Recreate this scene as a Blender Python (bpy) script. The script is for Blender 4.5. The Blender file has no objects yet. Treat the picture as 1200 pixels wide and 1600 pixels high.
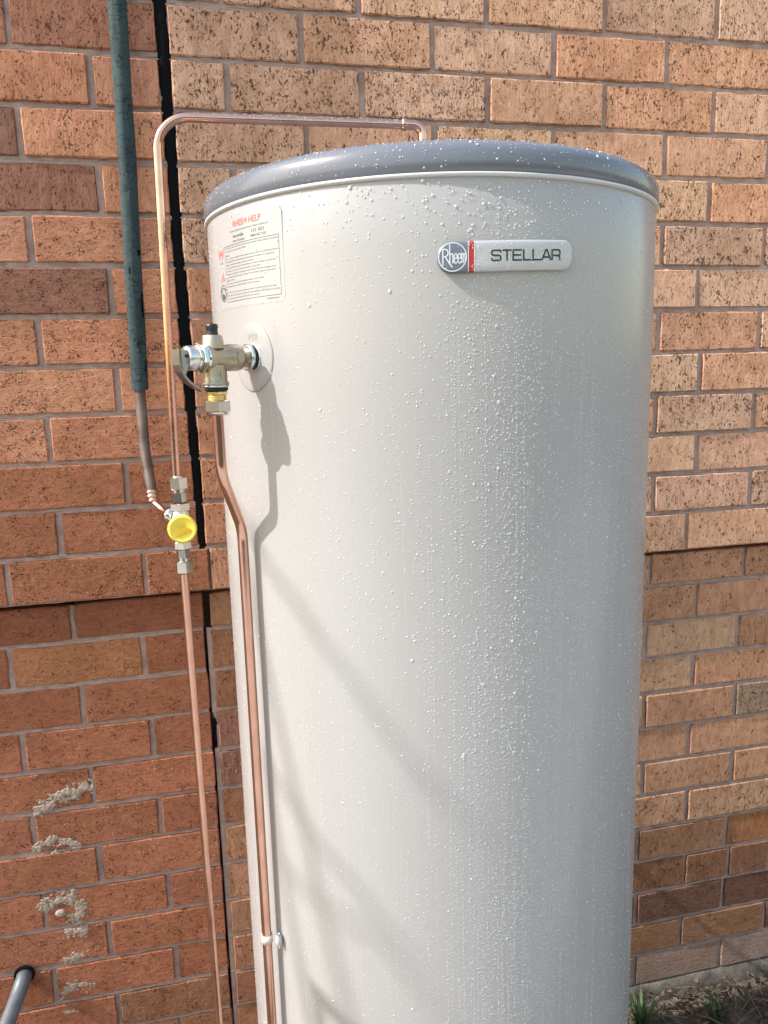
import bpy, bmesh, math, random
from math import sin, cos, pi, radians, sqrt
from mathutils import Vector, Matrix, noise

random.seed(11)
S = bpy.context.scene
COL = S.collection

# ------------------------------------------------------------------ camera, light, exposure
ZG = 1.160                      # height of the wall's projecting course above the ground


def V3(x, y, z):                # z measured from the projecting course
    return Vector((x, y, z + ZG))


cd = bpy.data.cameras.new('camera')
cam = bpy.data.objects.new('camera', cd)
COL.objects.link(cam)
cd.sensor_fit = 'VERTICAL'
cd.sensor_height = 36.0
cd.lens = 36.0 * 1200.0 / 1600.0
cd.clip_start = 0.02
cd.clip_end = 2000
R_ = Vector((0.97472616, -0.22183324, -0.02643723))
U_ = Vector((0.065231, 0.16942672, 0.98338167))
F_ = Vector((0.21366757, 0.96025236, -0.17961506))
cl = V3(-0.19543, -1.474423, 0.405926)
cam.matrix_world = Matrix(((R_.x, U_.x, -F_.x, cl.x), (R_.y, U_.y, -F_.y, cl.y), (R_.z, U_.z, -F_.z, cl.z), (0, 0, 0, 1)))
S.camera = cam

SUN_EL = radians(43.5)
SUN_AZ = radians(-85)           # measured from the wall's outward normal: nearly along the wall, from the left
SUN_DIR = Vector((sin(SUN_AZ) * cos(SUN_EL), -cos(SUN_AZ) * cos(SUN_EL), sin(SUN_EL)))
world = bpy.data.worlds.new('World')
S.world = world
world.use_nodes = True
wn = world.node_tree
sky = wn.nodes.new('ShaderNodeTexSky')
sky.sky_type = 'NISHITA'
sky.sun_disc = False
sky.sun_elevation = SUN_EL
sky.sun_rotation = math.atan2(SUN_DIR.x, SUN_DIR.y)
sky.air_density = 1.9
sky.dust_density = 2.7
sky.ozone_density = 1.0
bg = wn.nodes['Background']
bg.inputs['Strength'].default_value = 0.15
wn.links.new(sky.outputs['Color'], bg.inputs['Color'])

sd = bpy.data.lights.new('sun', 'SUN')
sd.energy = 3.0
sd.angle = radians(0.5)
sd.color = (1.0, 0.985, 0.975)
sun = bpy.data.objects.new('sun', sd)
COL.objects.link(sun)
sun.rotation_euler = SUN_DIR.to_track_quat('Z', 'Y').to_euler()
sun.location = (-4, 0, 6)

S.view_settings.view_transform = 'Standard'
S.view_settings.look = 'None'
S.view_settings.gamma = 1.0
S.view_settings.use_curve_mapping = False
S.view_settings.exposure = 1.16
S.render.engine = 'CYCLES'
S.cycles.max_bounces = 10
S.cycles.transparent_max_bounces = 16


# ------------------------------------------------------------------ helpers
def tag(o, label=None, cat=None, group=None, kind=None):
    if label: o['label'] = label
    if cat: o['category'] = cat
    if group: o['group'] = group
    if kind: o['kind'] = kind
    return o


def empty(name, loc, label, cat, group=None):
    o = bpy.data.objects.new(name, None)
    COL.objects.link(o)
    o.location = loc
    o.empty_display_size = 0.05
    tag(o, label, cat, group)
    return o


def wloc(o):
    p = Vector((0, 0, 0))
    while o is not None:
        p += o.location
        o = o.parent
    return p


class MB:
    def __init__(s):
        s.v = []; s.f = []; s.sm = []

    def add(s, verts, faces, smooth=True):
        b = len(s.v)
        s.v.extend(Vector(p) for p in verts)
        for f in faces:
            s.f.append(tuple(i + b for i in f)); s.sm.append(smooth)
        return s

    def build(s, name, mat, parent=None, origin=None, kind=None):
        off = origin if origin is not None else (wloc(parent) if parent else Vector((0, 0, 0)))
        me = bpy.data.meshes.new(name)
        me.from_pydata([tuple(p - off) for p in s.v], [], s.f)
        me.polygons.foreach_set('use_smooth', s.sm)
        me.materials.append(mat)
        me.update()
        o = bpy.data.objects.new(name, me)
        COL.objects.link(o)
        if parent:
            o.parent = parent
            if origin is not None: o.location = origin - wloc(parent)
        elif origin is not None:
            o.location = origin
        if kind: o['kind'] = kind
        return o


def frame(axis, up=Vector((0, 0, 1))):
    a = axis.normalized()
    if abs(a.dot(up)) > 0.98: up = Vector((1, 0, 0))
    b = a.cross(up).normalized()
    c = b.cross(a).normalized()
    return a, b, c


def lathe(mb, prof, origin, axis, seg=32, cap=True, rot=0.0, smooth=True, flatring=None):
    """profile [(s, r)] round an axis"""
    a, b, c = frame(axis)
    vs = []; fs = []
    for (s_, r) in prof:
        for k in range(seg):
            t = rot + 2 * pi * k / seg
            vs.append(origin + a * s_ + (b * cos(t) + c * sin(t)) * r)
    n = len(prof)
    for i in range(n - 1):
        for k in range(seg):
            k2 = (k + 1) % seg
            fs.append((i * seg + k, (i + 1) * seg + k, (i + 1) * seg + k2, i * seg + k2))
    mb.add(vs, fs, smooth)
    if cap:
        mb.add(vs[:seg], [tuple(range(seg))], False)
        mb.add(vs[-seg:], [tuple(reversed(range(seg)))], False)
    return mb


def hexnut(mb, origin, axis, s0, s1, r, rot=0.0, ch=None):
    """hexagonal nut with chamfered corners"""
    ch = ch if ch is not None else r * 0.11
    a, b, c = frame(axis)
    seg = 6
    rings = []
    for (s_, rr, sg) in ((s0, r - ch, 24), (s0 + ch * .6, r, 6), (s1 - ch * .6, r, 6), (s1, r - ch, 24)):
        rings.append((s_, rr))
    lathe(mb, [(s_, rr) for s_, rr in rings], origin, axis, 6, True, rot, False)
    # bevelled vertical corners
    return mb


def fillet(pts, r, n=10):
    pts = [Vector(p) for p in pts]
    out = [pts[0]]
    for i in range(1, len(pts) - 1):
        ri = r[i - 1] if isinstance(r, (list, tuple)) else r
        p, a, b = pts[i], pts[i - 1], pts[i + 1]
        d1 = (a - p).normalized(); d2 = (b - p).normalized()
        ang = d1.angle(d2)
        if ang > 3.10 or ri <= 0:
            out.append(p); continue
        L = min(ri / math.tan(ang / 2), (a - p).length * .49, (b - p).length * .49)
        rr = L * math.tan(ang / 2)
        bis = (d1 + d2).normalized()
        cc = p + bis * (rr / sin(ang / 2))
        s = p + d1 * L; e = p + d2 * L
        v1 = s - cc; v2 = e - cc
        th = v1.angle(v2)
        for k in range(n + 1):
            t = k / n
            out.append(cc + (v1 * sin((1 - t) * th) + v2 * sin(t * th)) / sin(th))
    out.append(pts[-1])
    return out


def tube(mb, path, r, seg=16, cap=True, smooth=True):
    n = len(path)
    rs = r if isinstance(r, (list, tuple)) else [r] * n
    T = []
    for i in range(n):
        d = path[min(i + 1, n - 1)] - path[max(i - 1, 0)]
        T.append(d.normalized())
    a, b, c = frame(T[0])
    N = b
    vs = []
    for i in range(n):
        if i > 0:
            N = (N - T[i] * N.dot(T[i])).normalized()
        B = T[i].cross(N)
        for k in range(seg):
            t = 2 * pi * k / seg
            vs.append(path[i] + (N * cos(t) + B * sin(t)) * rs[i])
    fs = []
    for i in range(n - 1):
        for k in range(seg):
            k2 = (k + 1) % seg
            fs.append((i * seg + k, i * seg + k2, (i + 1) * seg + k2, (i + 1) * seg + k))
    mb.add(vs, fs, smooth)
    if cap:
        mb.add(vs[:seg], [tuple(reversed(range(seg)))], False)
        mb.add(vs[-seg:], [tuple(range(seg))], False)
    return mb


def prism(mb, poly, fn, d0, d1):
    """extrude a 2D polygon; fn(u, v, d) -> point"""
    n = len(poly)
    a = [fn(u, v, d0) for u, v in poly]; b = [fn(u, v, d1) for u, v in poly]
    mb.add(a + b, [tuple(range(n)), tuple(reversed(range(n, 2 * n)))] + [(i, n + i, n + (i + 1) % n, (i + 1) % n) for i in range(n)], False)
    return mb


def box(mb, x0, x1, y0, y1, z0, z1):
    v = [(x0, y0, z0), (x1, y0, z0), (x1, y1, z0), (x0, y1, z0), (x0, y0, z1), (x1, y0, z1), (x1, y1, z1), (x0, y1, z1)]
    mb.add(v, [(0, 3, 2, 1), (4, 5, 6, 7), (0, 1, 5, 4), (1, 2, 6, 5), (2, 3, 7, 6), (3, 0, 4, 7)], False)
    return mb


# ------------------------------------------------------------------ materials
class NT:
    def __init__(s, name):
        s.m = bpy.data.materials.new(name); s.m.use_nodes = True
        s.t = s.m.node_tree; s.b = s.t.nodes['Principled BSDF']

    def n(s, typ, **kw):
        nd = s.t.nodes.new(typ)
        for k, v in kw.items():
            if k.startswith('_'): setattr(nd, k[1:], v)
            else: nd.inputs[k.replace('__', ' ')].default_value = v
        return nd

    def l(s, a, b): s.t.links.new(a, b); return s

    def noise(s, vec, scale, detail=4, rough=.55, dist=0.0):
        nd = s.n('ShaderNodeTexNoise', Scale=scale, Detail=detail, Roughness=rough, Distortion=dist)
        if vec is not None: s.l(vec, nd.inputs['Vector'])
        return nd

    def math(s, op, a, b=None, clamp=False):
        nd = s.n('ShaderNodeMath', _operation=op, _use_clamp=clamp)
        for i, q in enumerate((a, b)):
            if q is None: continue
            if isinstance(q, (int, float)): nd.inputs[i].default_value = q
            else: s.l(q, nd.inputs[i])
        return nd.outputs[0]

    def ramp(s, fac, p0, p1, c0=(0, 0, 0, 1), c1=(1, 1, 1, 1)):
        nd = s.n('ShaderNodeValToRGB')
        e = nd.color_ramp.elements
        e[0].position = p0; e[1].position = p1; e[0].color = c0; e[1].color = c1
        s.l(fac, nd.inputs['Fac']); return nd.outputs['Color']

    def mix(s, fac, a, b, blend='MIX'):
        nd = s.n('ShaderNodeMix', _data_type='RGBA', _blend_type=blend)
        for i, q in ((0, fac), (6, a), (7, b)):
            if isinstance(q, (int, float)): nd.inputs[i].default_value = q
            elif isinstance(q, tuple): nd.inputs[i].default_value = q if len(q) == 4 else q + (1,)
            else: s.l(q, nd.inputs[i])
        return nd.outputs[2]

    def bump(s, h, strength, dist, prev=None):
        nd = s.n('ShaderNodeBump', Strength=strength, Distance=dist)
        s.l(h, nd.inputs['Height'])
        if prev is not None: s.l(prev, nd.inputs['Normal'])
        return nd.outputs['Normal']

    def pos(s):
        return s.n('ShaderNodeNewGeometry').outputs['Position']

    def mapping(s, vec, scale=(1, 1, 1), loc=(0, 0, 0)):
        nd = s.n('ShaderNodeMapping'); nd.inputs['Scale'].default_value = scale; nd.inputs['Location'].default_value = loc
        s.l(vec, nd.inputs['Vector']); return nd.outputs[0]

    def set(s, **kw):
        for k, v in kw.items():
            k = k.replace('__', ' ')
            if hasattr(v, 'is_output'): s.l(v, s.b.inputs[k])
            else: s.b.inputs[k].default_value = v if not (isinstance(v, tuple) and len(v) == 3 and 'Color' in k or k.endswith('Tint') and len(v) == 3) else v + (1,)
        return s


def simple(name, col, rough=.5, metal=0.0, **kw):
    m = NT(name); m.set(Base__Color=col, Roughness=rough, Metallic=metal, **kw)
    return m.m


def brick_mat(name, streak):
    m = NT(name)
    oi = m.n('ShaderNodeObjectInfo')
    pos = m.pos()
    off = m.n('ShaderNodeVectorMath', _operation='SCALE')
    cv = m.n('ShaderNodeCombineXYZ')
    m.l(oi.outputs['Random'], cv.inputs[0]); m.l(oi.outputs['Random'], cv.inputs[1]); m.l(oi.outputs['Random'], cv.inputs[2])
    m.l(cv.outputs[0], off.inputs[0]); off.inputs['Scale'].default_value = 9.7
    add = m.n('ShaderNodeVectorMath', _operation='ADD')
    m.l(pos, add.inputs[0]); m.l(off.outputs[0], add.inputs[1])
    p = add.outputs[0]
    # warp
    wz = m.noise(p, 120, 2)
    warp = m.n('ShaderNodeVectorMath', _operation='SCALE'); m.l(wz.outputs['Color'], warp.inputs[0]); warp.inputs['Scale'].default_value = .006
    wp = m.n('ShaderNodeVectorMath', _operation='ADD'); m.l(p, wp.inputs[0]); m.l(warp.outputs[0], wp.inputs[1])
    q = m.mapping(wp.outputs[0], (1.0, 1.0, streak))
    dens = m.noise(p, 48, 3)
    dd = m.math('MULTIPLY', m.math('SUBTRACT', dens.outputs['Fac'], .5), .30)
    na = m.noise(q, 235, 3, .6); nb = m.noise(m.mapping(q, (1, 1, .7), (3, 7, 1)), 520, 2, .6)
    nc = m.noise(m.mapping(q, (1, 1, .9), (9, 2, 4)), 120, 4, .65)
    th = m.math('SUBTRACT', m.math('SUBTRACT', .728, m.math('MULTIPLY', oi.outputs['Alpha'], .125)), dd)
    pit1 = m.math('MULTIPLY', m.math('SUBTRACT', na.outputs['Fac'], th), 16.0, True)
    pit2 = m.math('MULTIPLY', m.math('SUBTRACT', nb.outputs['Fac'], m.math('ADD', th, .015)), 12.0, True)
    pit3 = m.math('MULTIPLY', m.math('SUBTRACT', nc.outputs['Fac'], m.math('ADD', th, .055)), 16.0, True)
    pit = m.math('MAXIMUM', m.math('MAXIMUM', pit1, m.math('MULTIPLY', pit2, .75)), pit3)
    big = m.noise(p, 13, 3)
    med = m.noise(m.mapping(p, (1, 1, .45 if streak < 1 else 1.8)), 75, 5, .68)
    drag = m.noise(m.mapping(p, (1, 1, .12 if streak < 1 else 6.0)), 210 if streak < 1 else 70, 3, .6)
    fin = m.noise(p, 650, 3, .75)
    col = m.mix(m.ramp(big.outputs['Fac'], .36, .66), m.mix(1.0, oi.outputs['Color'], (.90, .86, .83, 1), 'MULTIPLY'), m.mix(1.0, oi.outputs['Color'], (1.10, 1.08, 1.10, 1), 'MULTIPLY'))
    col = m.mix(m.ramp(med.outputs['Fac'], .36, .62), m.mix(1.0, col, (.80, .74, .71, 1), 'MULTIPLY'), col)
    col = m.mix(m.math('MULTIPLY', m.ramp(drag.outputs['Fac'], .52, .68), .42), col, m.mix(1.0, col, (.70, .62, .58, 1), 'MULTIPLY'))
    col = m.mix(m.math('MULTIPLY', m.ramp(fin.outputs['Fac'], .48, .72), .30), col, m.mix(1.0, col, (1.45, 1.48, 1.52, 1), 'MULTIPLY'))
    col = m.mix(m.math('MULTIPLY', m.ramp(fin.outputs['Fac'], .50, .30), .35), col, m.mix(1.0, col, (.6, .55, .52, 1), 'MULTIPLY'))
    col = m.mix(m.math('MULTIPLY', pit, .86), col, (.055, .022, .015, 1))
    gr = m.n('ShaderNodeTexVoronoi', Scale=210.0); m.l(m.mapping(p, (1, 1, 1), (3, 1, 2)), gr.inputs['Vector'])
    sg = m.n('ShaderNodeSeparateColor'); m.l(gr.outputs['Color'], sg.inputs[0])
    grain = m.math('MULTIPLY', m.math('GREATER_THAN', sg.outputs[1], .972), m.math('LESS_THAN', gr.outputs['Distance'], .2))
    col = m.mix(m.math('MULTIPLY', grain, .7), col, (.70, .60, .52, 1))
    n1 = m.bump(med.outputs['Fac'], .8, .005)
    n2 = m.bump(fin.outputs['Fac'], .6, .0016, m.bump(drag.outputs['Fac'], .5, .002, n1))
    n3 = m.bump(m.math('SUBTRACT', 1.0, pit), 1.0, .003, n2)
    m.set(Base__Color=col, Roughness=.9, Normal=n3)
    m.b.inputs['Specular IOR Level'].default_value = .2
    return m.m


M_brick_v = brick_mat('pitted_brick', .55)
M_brick_s = brick_mat('smooth_brick', 1.25)


def mortar_mat():
    m = NT('mortar')
    p = m.pos()
    a = m.noise(p, 40, 4); b = m.noise(p, 420, 4, .7)
    c = m.mix(m.ramp(a.outputs['Fac'], .3, .7), (.27, .175, .145), (.42, .30, .255))
    c = m.mix(m.math('MULTIPLY', m.ramp(b.outputs['Fac'], .4, .7), .35), c, (.48, .37, .32))
    m.set(Base__Color=c, Roughness=.95, Normal=m.bump(b.outputs['Fac'], .9, .0022, m.bump(a.outputs['Fac'], .5, .004)))
    return m.m


M_mortar = mortar_mat()


def cement_mat(name, c0, c1, sc=30):
    m = NT(name)
    p = m.pos()
    a = m.noise(p, sc, 5, .65); b = m.noise(p, 300, 4, .7)
    c = m.mix(m.ramp(a.outputs['Fac'], .35, .65), c0, c1)
    m.set(Base__Color=c, Roughness=.95, Normal=m.bump(b.outputs['Fac'], .9, .002, m.bump(a.outputs['Fac'], .7, .008)))
    return m.m


M_splash = cement_mat('cement_splash', (.30, .215, .16), (.47, .385, .31), 160)
M_footing = cement_mat('stained_cement', (.07, .055, .042), (.20, .165, .13), 26)
M_bounce_path = cement_mat('bounce_concrete', (.34, .32, .29), (.46, .44, .40), 7)
M_soil = cement_mat('soil', (.055, .037, .024), (.15, .11, .075), 22)


def tank_mat():
    m = NT('cream_enamel')
    p = m.pos()
    st = m.noise(m.mapping(p, (1, 1, .03)), 60, 4, .6)
    bl = m.noise(m.mapping(p, (1, 1, .4)), 9, 3)
    op = m.noise(p, 260, 2)
    r = m.math("ADD", .15, m.math('MULTIPLY', m.math('MULTIPLY', st.outputs['Fac'], bl.outputs['Fac']), .34))
    m.set(Base__Color=(.322, .311, .305), Roughness=r, Normal=m.bump(op.outputs['Fac'], .03, .001))
    m.b.inputs['Specular IOR Level'].default_value = .5
    return m.m


M_tank = tank_mat()
M_lid = NT('blue_grey_plastic').set(Base__Color=(.125, .134, .158), Roughness=.2).m
M_seam = simple('seam_white', (.52, .515, .51), .3)
M_stick = simple('label_film', (.338, .328, .322), .2)
M_ink = simple('label_ink', (.07, .07, .075), .45)
M_red = simple('label_red_ink', (.62, .10, .08), .45)
M_silver = NT('silver_badge').set(Base__Color=(.43, .425, .435), Roughness=.33, Metallic=.2).m
M_slate = simple('badge_slate', (.115, .135, .175), .35)
M_badgered = simple('badge_red', (.36, .02, .02), .35)
M_chrome_line = simple('badge_white_line', (.58, .58, .60), .3)
M_black = simple('black_print', (.012, .012, .014), .6)


def copper_mat(name, c0, c1, r0, r1, metal=1.0):
    m = NT(name)
    p = m.pos()
    a = m.noise(p, 25, 4, .6); b = m.noise(m.mapping(p, (1, 1, .12)), 240, 3)
    c = m.mix(m.ramp(a.outputs['Fac'], .3, .7), c0, c1)
    rr = m.math('ADD', r0, m.math('MULTIPLY', a.outputs['Fac'], r1 - r0))
    m.set(Base__Color=c, Roughness=rr, Metallic=metal, Normal=m.bump(b.outputs['Fac'], .12, .0008))
    return m.m


M_copper = copper_mat('new_copper', (.60, .335, .25), (.73, .455, .36), .09, .24)
M_oldcu = copper_mat('weathered_copper', (.085, .055, .042), (.22, .17, .15), .4, .7, .45)
M_dullcu = copper_mat('dull_copper', (.60, .36, .27), (.70, .45, .35), .2, .4)
M_brassn = copper_mat('nickel_brass', (.56, .53, .47), (.66, .64, .59), .08, .2)
M_cast = copper_mat('cast_brass', (.36, .30, .22), (.50, .43, .33), .34, .55)
M_brass = copper_mat('yellow_brass', (.78, .58, .24), (.82, .66, .34), .18, .3)
M_steel = copper_mat('zinc_steel', (.55, .56, .57), (.68, .69, .70), .2, .35)
M_lever = copper_mat('dull_steel', (.26, .255, .25), (.40, .39, .385), .28, .42)
M_blackpl = simple('black_plastic', (.014, .014, .016), .38)
M_rubber = simple('black_rubber', (.012, .012, .012), .8)


def foam_mat():
    m = NT('black_joint_foam'); p = m.pos()
    a = m.noise(p, 160, 4, .7)
    m.set(Base__Color=(.006, .006, .0065), Roughness=.95, Normal=m.bump(a.outputs['Fac'], .7, .003))
    m.b.inputs['Specular IOR Level'].default_value = .1
    return m.m


M_foam = foam_mat()


def lag_mat():
    m = NT('green_lagging'); p = m.pos()
    w = m.noise(p, 60, 3)
    sv = m.n('ShaderNodeVectorMath', _operation='SCALE'); m.l(w.outputs['Color'], sv.inputs[0]); sv.inputs['Scale'].default_value = .016
    ad = m.n('ShaderNodeVectorMath', _operation='ADD'); m.l(p, ad.inputs[0]); m.l(sv.outputs[0], ad.inputs[1])
    vo = m.n('ShaderNodeTexVoronoi', _feature='DISTANCE_TO_EDGE', Scale=42.0); m.l(m.mapping(ad.outputs[0], (1, 1, 1.9)), vo.inputs['Vector'])
    msk = m.noise(p, 24, 3)
    cr = m.math('MULTIPLY', m.math('LESS_THAN', vo.outputs['Distance'], .03), m.ramp(msk.outputs['Fac'], .44, .52))
    vo2 = m.n('ShaderNodeTexVoronoi', Scale=230.0); m.l(m.mapping(ad.outputs[0], (1, 1, 1.7)), vo2.inputs['Vector'])
    s2 = m.n('ShaderNodeSeparateColor'); m.l(vo2.outputs['Color'], s2.inputs[0])
    pk = m.math('MULTIPLY', m.math('GREATER_THAN', s2.outputs[0], .74), m.math('LESS_THAN', vo2.outputs['Distance'], .3))
    ms2 = m.noise(p, 38, 2)
    pk = m.math('MULTIPLY', pk, m.ramp(ms2.outputs['Fac'], .36, .50))
    k = m.math('MAXIMUM', cr, pk)
    ta = m.noise(p, 35, 4)
    c = m.mix(m.ramp(ta.outputs['Fac'], .3, .7), (.018, .036, .038), (.036, .064, .066))
    c = m.mix(m.math('MULTIPLY', k, .9), c, (.010, .014, .015))
    fin = m.noise(m.mapping(p, (1, 1, 2)), 330, 3, .7)
    m.set(Base__Color=c, Roughness=.85, Normal=m.bump(m.math('SUBTRACT', 1.0, k), .8, .002, m.bump(fin.outputs['Fac'], .5, .0012)))
    return m.m


M_lag = lag_mat()


def yellow_mat():
    m = NT('yellow_plastic')
    m.set(Base__Color=(.74, .60, .075), Roughness=.35)
    m.b.inputs['Subsurface Weight'].default_value = .15
    m.b.inputs['Subsurface Radius'].default_value = (.004, .003, .001)
    return m.m


M_yellow = yellow_mat()
M_clip = simple('cream_strap', (.66, .56, .49), .45)
M_grey = copper_mat('grey_conduit', (.085, .09, .10), (.15, .16, .175), .35, .55, 0.0)


def water_mat():
    m = NT('water_drop')
    t = m.t
    tr = m.n('ShaderNodeBsdfTransparent'); tr.inputs['Color'].default_value = (.97, .98, .98, 1)
    gl = m.n('ShaderNodeBsdfGlossy'); gl.inputs['Roughness'].default_value = .07; gl.inputs['Color'].default_value = (1, 1, 1, 1)
    df = m.n('ShaderNodeBsdfDiffuse'); df.inputs['Color'].default_value = (.85, .86, .87, 1)
    fr = m.n('ShaderNodeFresnel', IOR=1.45)
    m1 = m.n('ShaderNodeMixShader'); m1.inputs[0].default_value = .42  # white diffuse share stands in for light scattered by the clear drops
    m.l(tr.outputs[0], m1.inputs[1]); m.l(df.outputs[0], m1.inputs[2])
    m2 = m.n('ShaderNodeMixShader'); m.l(m.math('ADD', m.math('MULTIPLY', fr.outputs[0], .9), .03, True), m2.inputs[0])
    m.l(m1.outputs[0], m2.inputs[1]); m.l(gl.outputs[0], m2.inputs[2])
    t.nodes.remove(m.b)
    m.l(m2.outputs[0], t.nodes['Material Output'].inputs['Surface'])
    return m.m


M_water = water_mat()


def leaf_mat(name, c0, c1):
    m = NT(name)
    oi = m.n('ShaderNodeNewGeometry')
    c = m.mix(oi.outputs['Random Per Island'], c0, c1)
    m.set(Base__Color=c, Roughness=.7)
    return m.m


M_litter = leaf_mat('dead_leaf', (.030, .019, .012), (.15, .092, .056))
M_straw = leaf_mat('straw', (.12, .085, .05), (.32, .25, .165))
M_grass = leaf_mat('grass_blade', (.035, .075, .018), (.10, .16, .05))
M_bark = cement_mat('bark', (.10, .07, .05), (.22, .17, .13), 30)

# ------------------------------------------------------------------ setting: ground
def ground():
    xs = [-400, -60, -12, -4, -2.2] + [-1.4 + .08 * i for i in range(45)] + [2.6, 4.5, 12, 60, 400]
    ys = [-400, -60, -12, -5, -3] + [-2.2 + .08 * i for i in range(29)] + [.3, 4, 60, 400]
    mb = MB(); vs = []
    for y in ys:
        for x in xs:
            z = 0.0
            if abs(x) < 3 and -3 < y < .2:
                z = (noise.noise(Vector((x * 5, y * 5, 0))) * .010 + noise.noise(Vector((x * 17, y * 17, 3))) * .006)
            vs.append((x, y, z - .006))
    nx = len(xs)
    fs = [(j * nx + i, j * nx + i + 1, (j + 1) * nx + i + 1, (j + 1) * nx + i) for j in range(len(ys) - 1) for i in range(nx - 1)]
    mb.add(vs, fs)
    o = mb.build('ground', M_soil); o['kind'] = 'structure'
    return o


ground()
mb = MB()
box(mb, -14, 9, -5.2, -1.25, -.05, .035)  # unseen pale slab added to bounce sunlight onto the wall
o = mb.build('path', M_bounce_path); o['kind'] = 'structure'

# ------------------------------------------------------------------ setting: brick wall
CH = .086          # course height with its joint
JW = .0085         # joint width
REC = .025         # the courses under the projecting one stand back


def brick_mesh(L, H, rough=.0011, seed=0):
    rnd = random.Random(seed)
    mb = MB()
    e = .0020
    nx = max(3, int(L / .03))
    xs = [-L / 2, -L / 2 + e] + [-L / 2 + e + (L - 2 * e) * (i + 1) / nx for i in range(nx - 1)] + [L / 2 - e, L / 2]
    zs = [-H / 2, -H / 2 + e, -H / 2 + H * .36, H / 2 - H * .33, H / 2 - e, H / 2]
    nX, nZ = len(xs), len(zs)
    vs = []
    for j, z in enumerate(zs):
        for i, x in enumerate(xs):
            edge = i in (0, nX - 1) or j in (0, nZ - 1)
            corner = (i in (0, nX - 1)) and (j in (0, nZ - 1))
            y = (.0016 if edge else 0.0) + rnd.uniform(-.00025, .00025)
            dx = dz = 0.0
            if edge:
                y += rnd.uniform(0, .0012)
                dx = rnd.uniform(-rough, rough) if i in (0, nX - 1) else 0
                dz = rnd.uniform(-rough, rough) if j in (0, nZ - 1) else 0
                if rnd.random() < .05:
                    y += .004; dz -= math.copysign(.002, z) if j in (0, nZ - 1) else 0
            if corner and rnd.random() < .16:
                cc_ = rnd.uniform(.002, .007)
                dx -= math.copysign(cc_, x); dz -= math.copysign(cc_ * rnd.uniform(.5, 1), z); y += cc_ * .7
            elif corner:
                dx -= math.copysign(.0014, x); dz -= math.copysign(.0014, z)
            vs.append((x + dx, y, z + dz))
    fs = [(j * nX + i, j * nX + i + 1, (j + 1) * nX + i + 1, (j + 1) * nX + i) for j in range(nZ - 1) for i in range(nX - 1)]
    loop = [i for i in range(nX)] + [j * nX + nX - 1 for j in range(1, nZ)] + [(nZ - 1) * nX + i for i in range(nX - 2, -1, -1)] + [j * nX for j in range(nZ - 2, 0, -1)]
    inner = [f for f in fs if all(0 < (q % nX) < nX - 1 and 0 < q // nX < nZ - 1 for q in f)]
    mb.add(vs, inner, True)
    mb.add(vs, [f for f in fs if f not in set(inner)], False)
    front = [vs[i] for i in loop]
    back = [(p[0], .105, p[2]) for p in front]
    n = len(loop)
    mb.add(front + back, [(i, n + i, n + (i + 1) % n, (i + 1) % n) for i in range(n)] + [tuple(range(n, 2 * n))], False)
    me = bpy.data.meshes.new('brick')
    me.from_pydata([tuple(p) for p in mb.v], [], mb.f)
    me.polygons.foreach_set('use_smooth', mb.sm)
    return me


POOL = {}


def get_brick(L, H, mat, rnd):
    key = (round(L, 3), round(H, 3), mat.name)
    lst = POOL.setdefault(key, [])
    if len(lst) < 7:
        me = brick_mesh(L, H, seed=rnd.randrange(10 ** 6)); me.materials.append(mat)
        lst.append(me); return me
    return rnd.choice(lst)


def clampc(c, f):
    g = (c[0] * 1.13 * f, c[1] * 1.0 * f, c[2] * .95 * f)
    return tuple(max(.01, min(.74, v)) for v in g)


def place_bricks(root, rows, colour, mat_for, seed):
    rnd = random.Random(seed)
    base = wloc(root)
    for k, (edges, y0) in rows.items():
        zb = k * CH + (JW / 2 if k else .001)
        zt = (k + 1) * CH - JW / 2
        if k == -1: zt = -.0125
        for (a, b) in edges:
            L = round(b - a, 3)
            if L < .03: continue
            mat = mat_for(k)
            me = get_brick(round(L - (rnd.choice((0, .001, .002, .003)) if 0 < k or k < -1 else 0), 3), round(zt - zb - rnd.choice((0, 0, .001, .0018)), 4), mat, rnd)
            o = bpy.data.objects.new('brick', me)
            COL.objects.link(o); o.parent = root
            o.location = V3((a + b) / 2, y0 + rnd.uniform(-.0016, .0014), (zb + zt) / 2 + (rnd.uniform(-.0011, .0011) if k else 0)) - base
            o.rotation_euler = (rnd.uniform(-.004, .004), rnd.uniform(-.0035, .0035), rnd.uniform(-.004, .004))
            c, al = colour(k, (a + b) / 2, rnd)
            o.color = (c[0], c[1], c[2], al)


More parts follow.
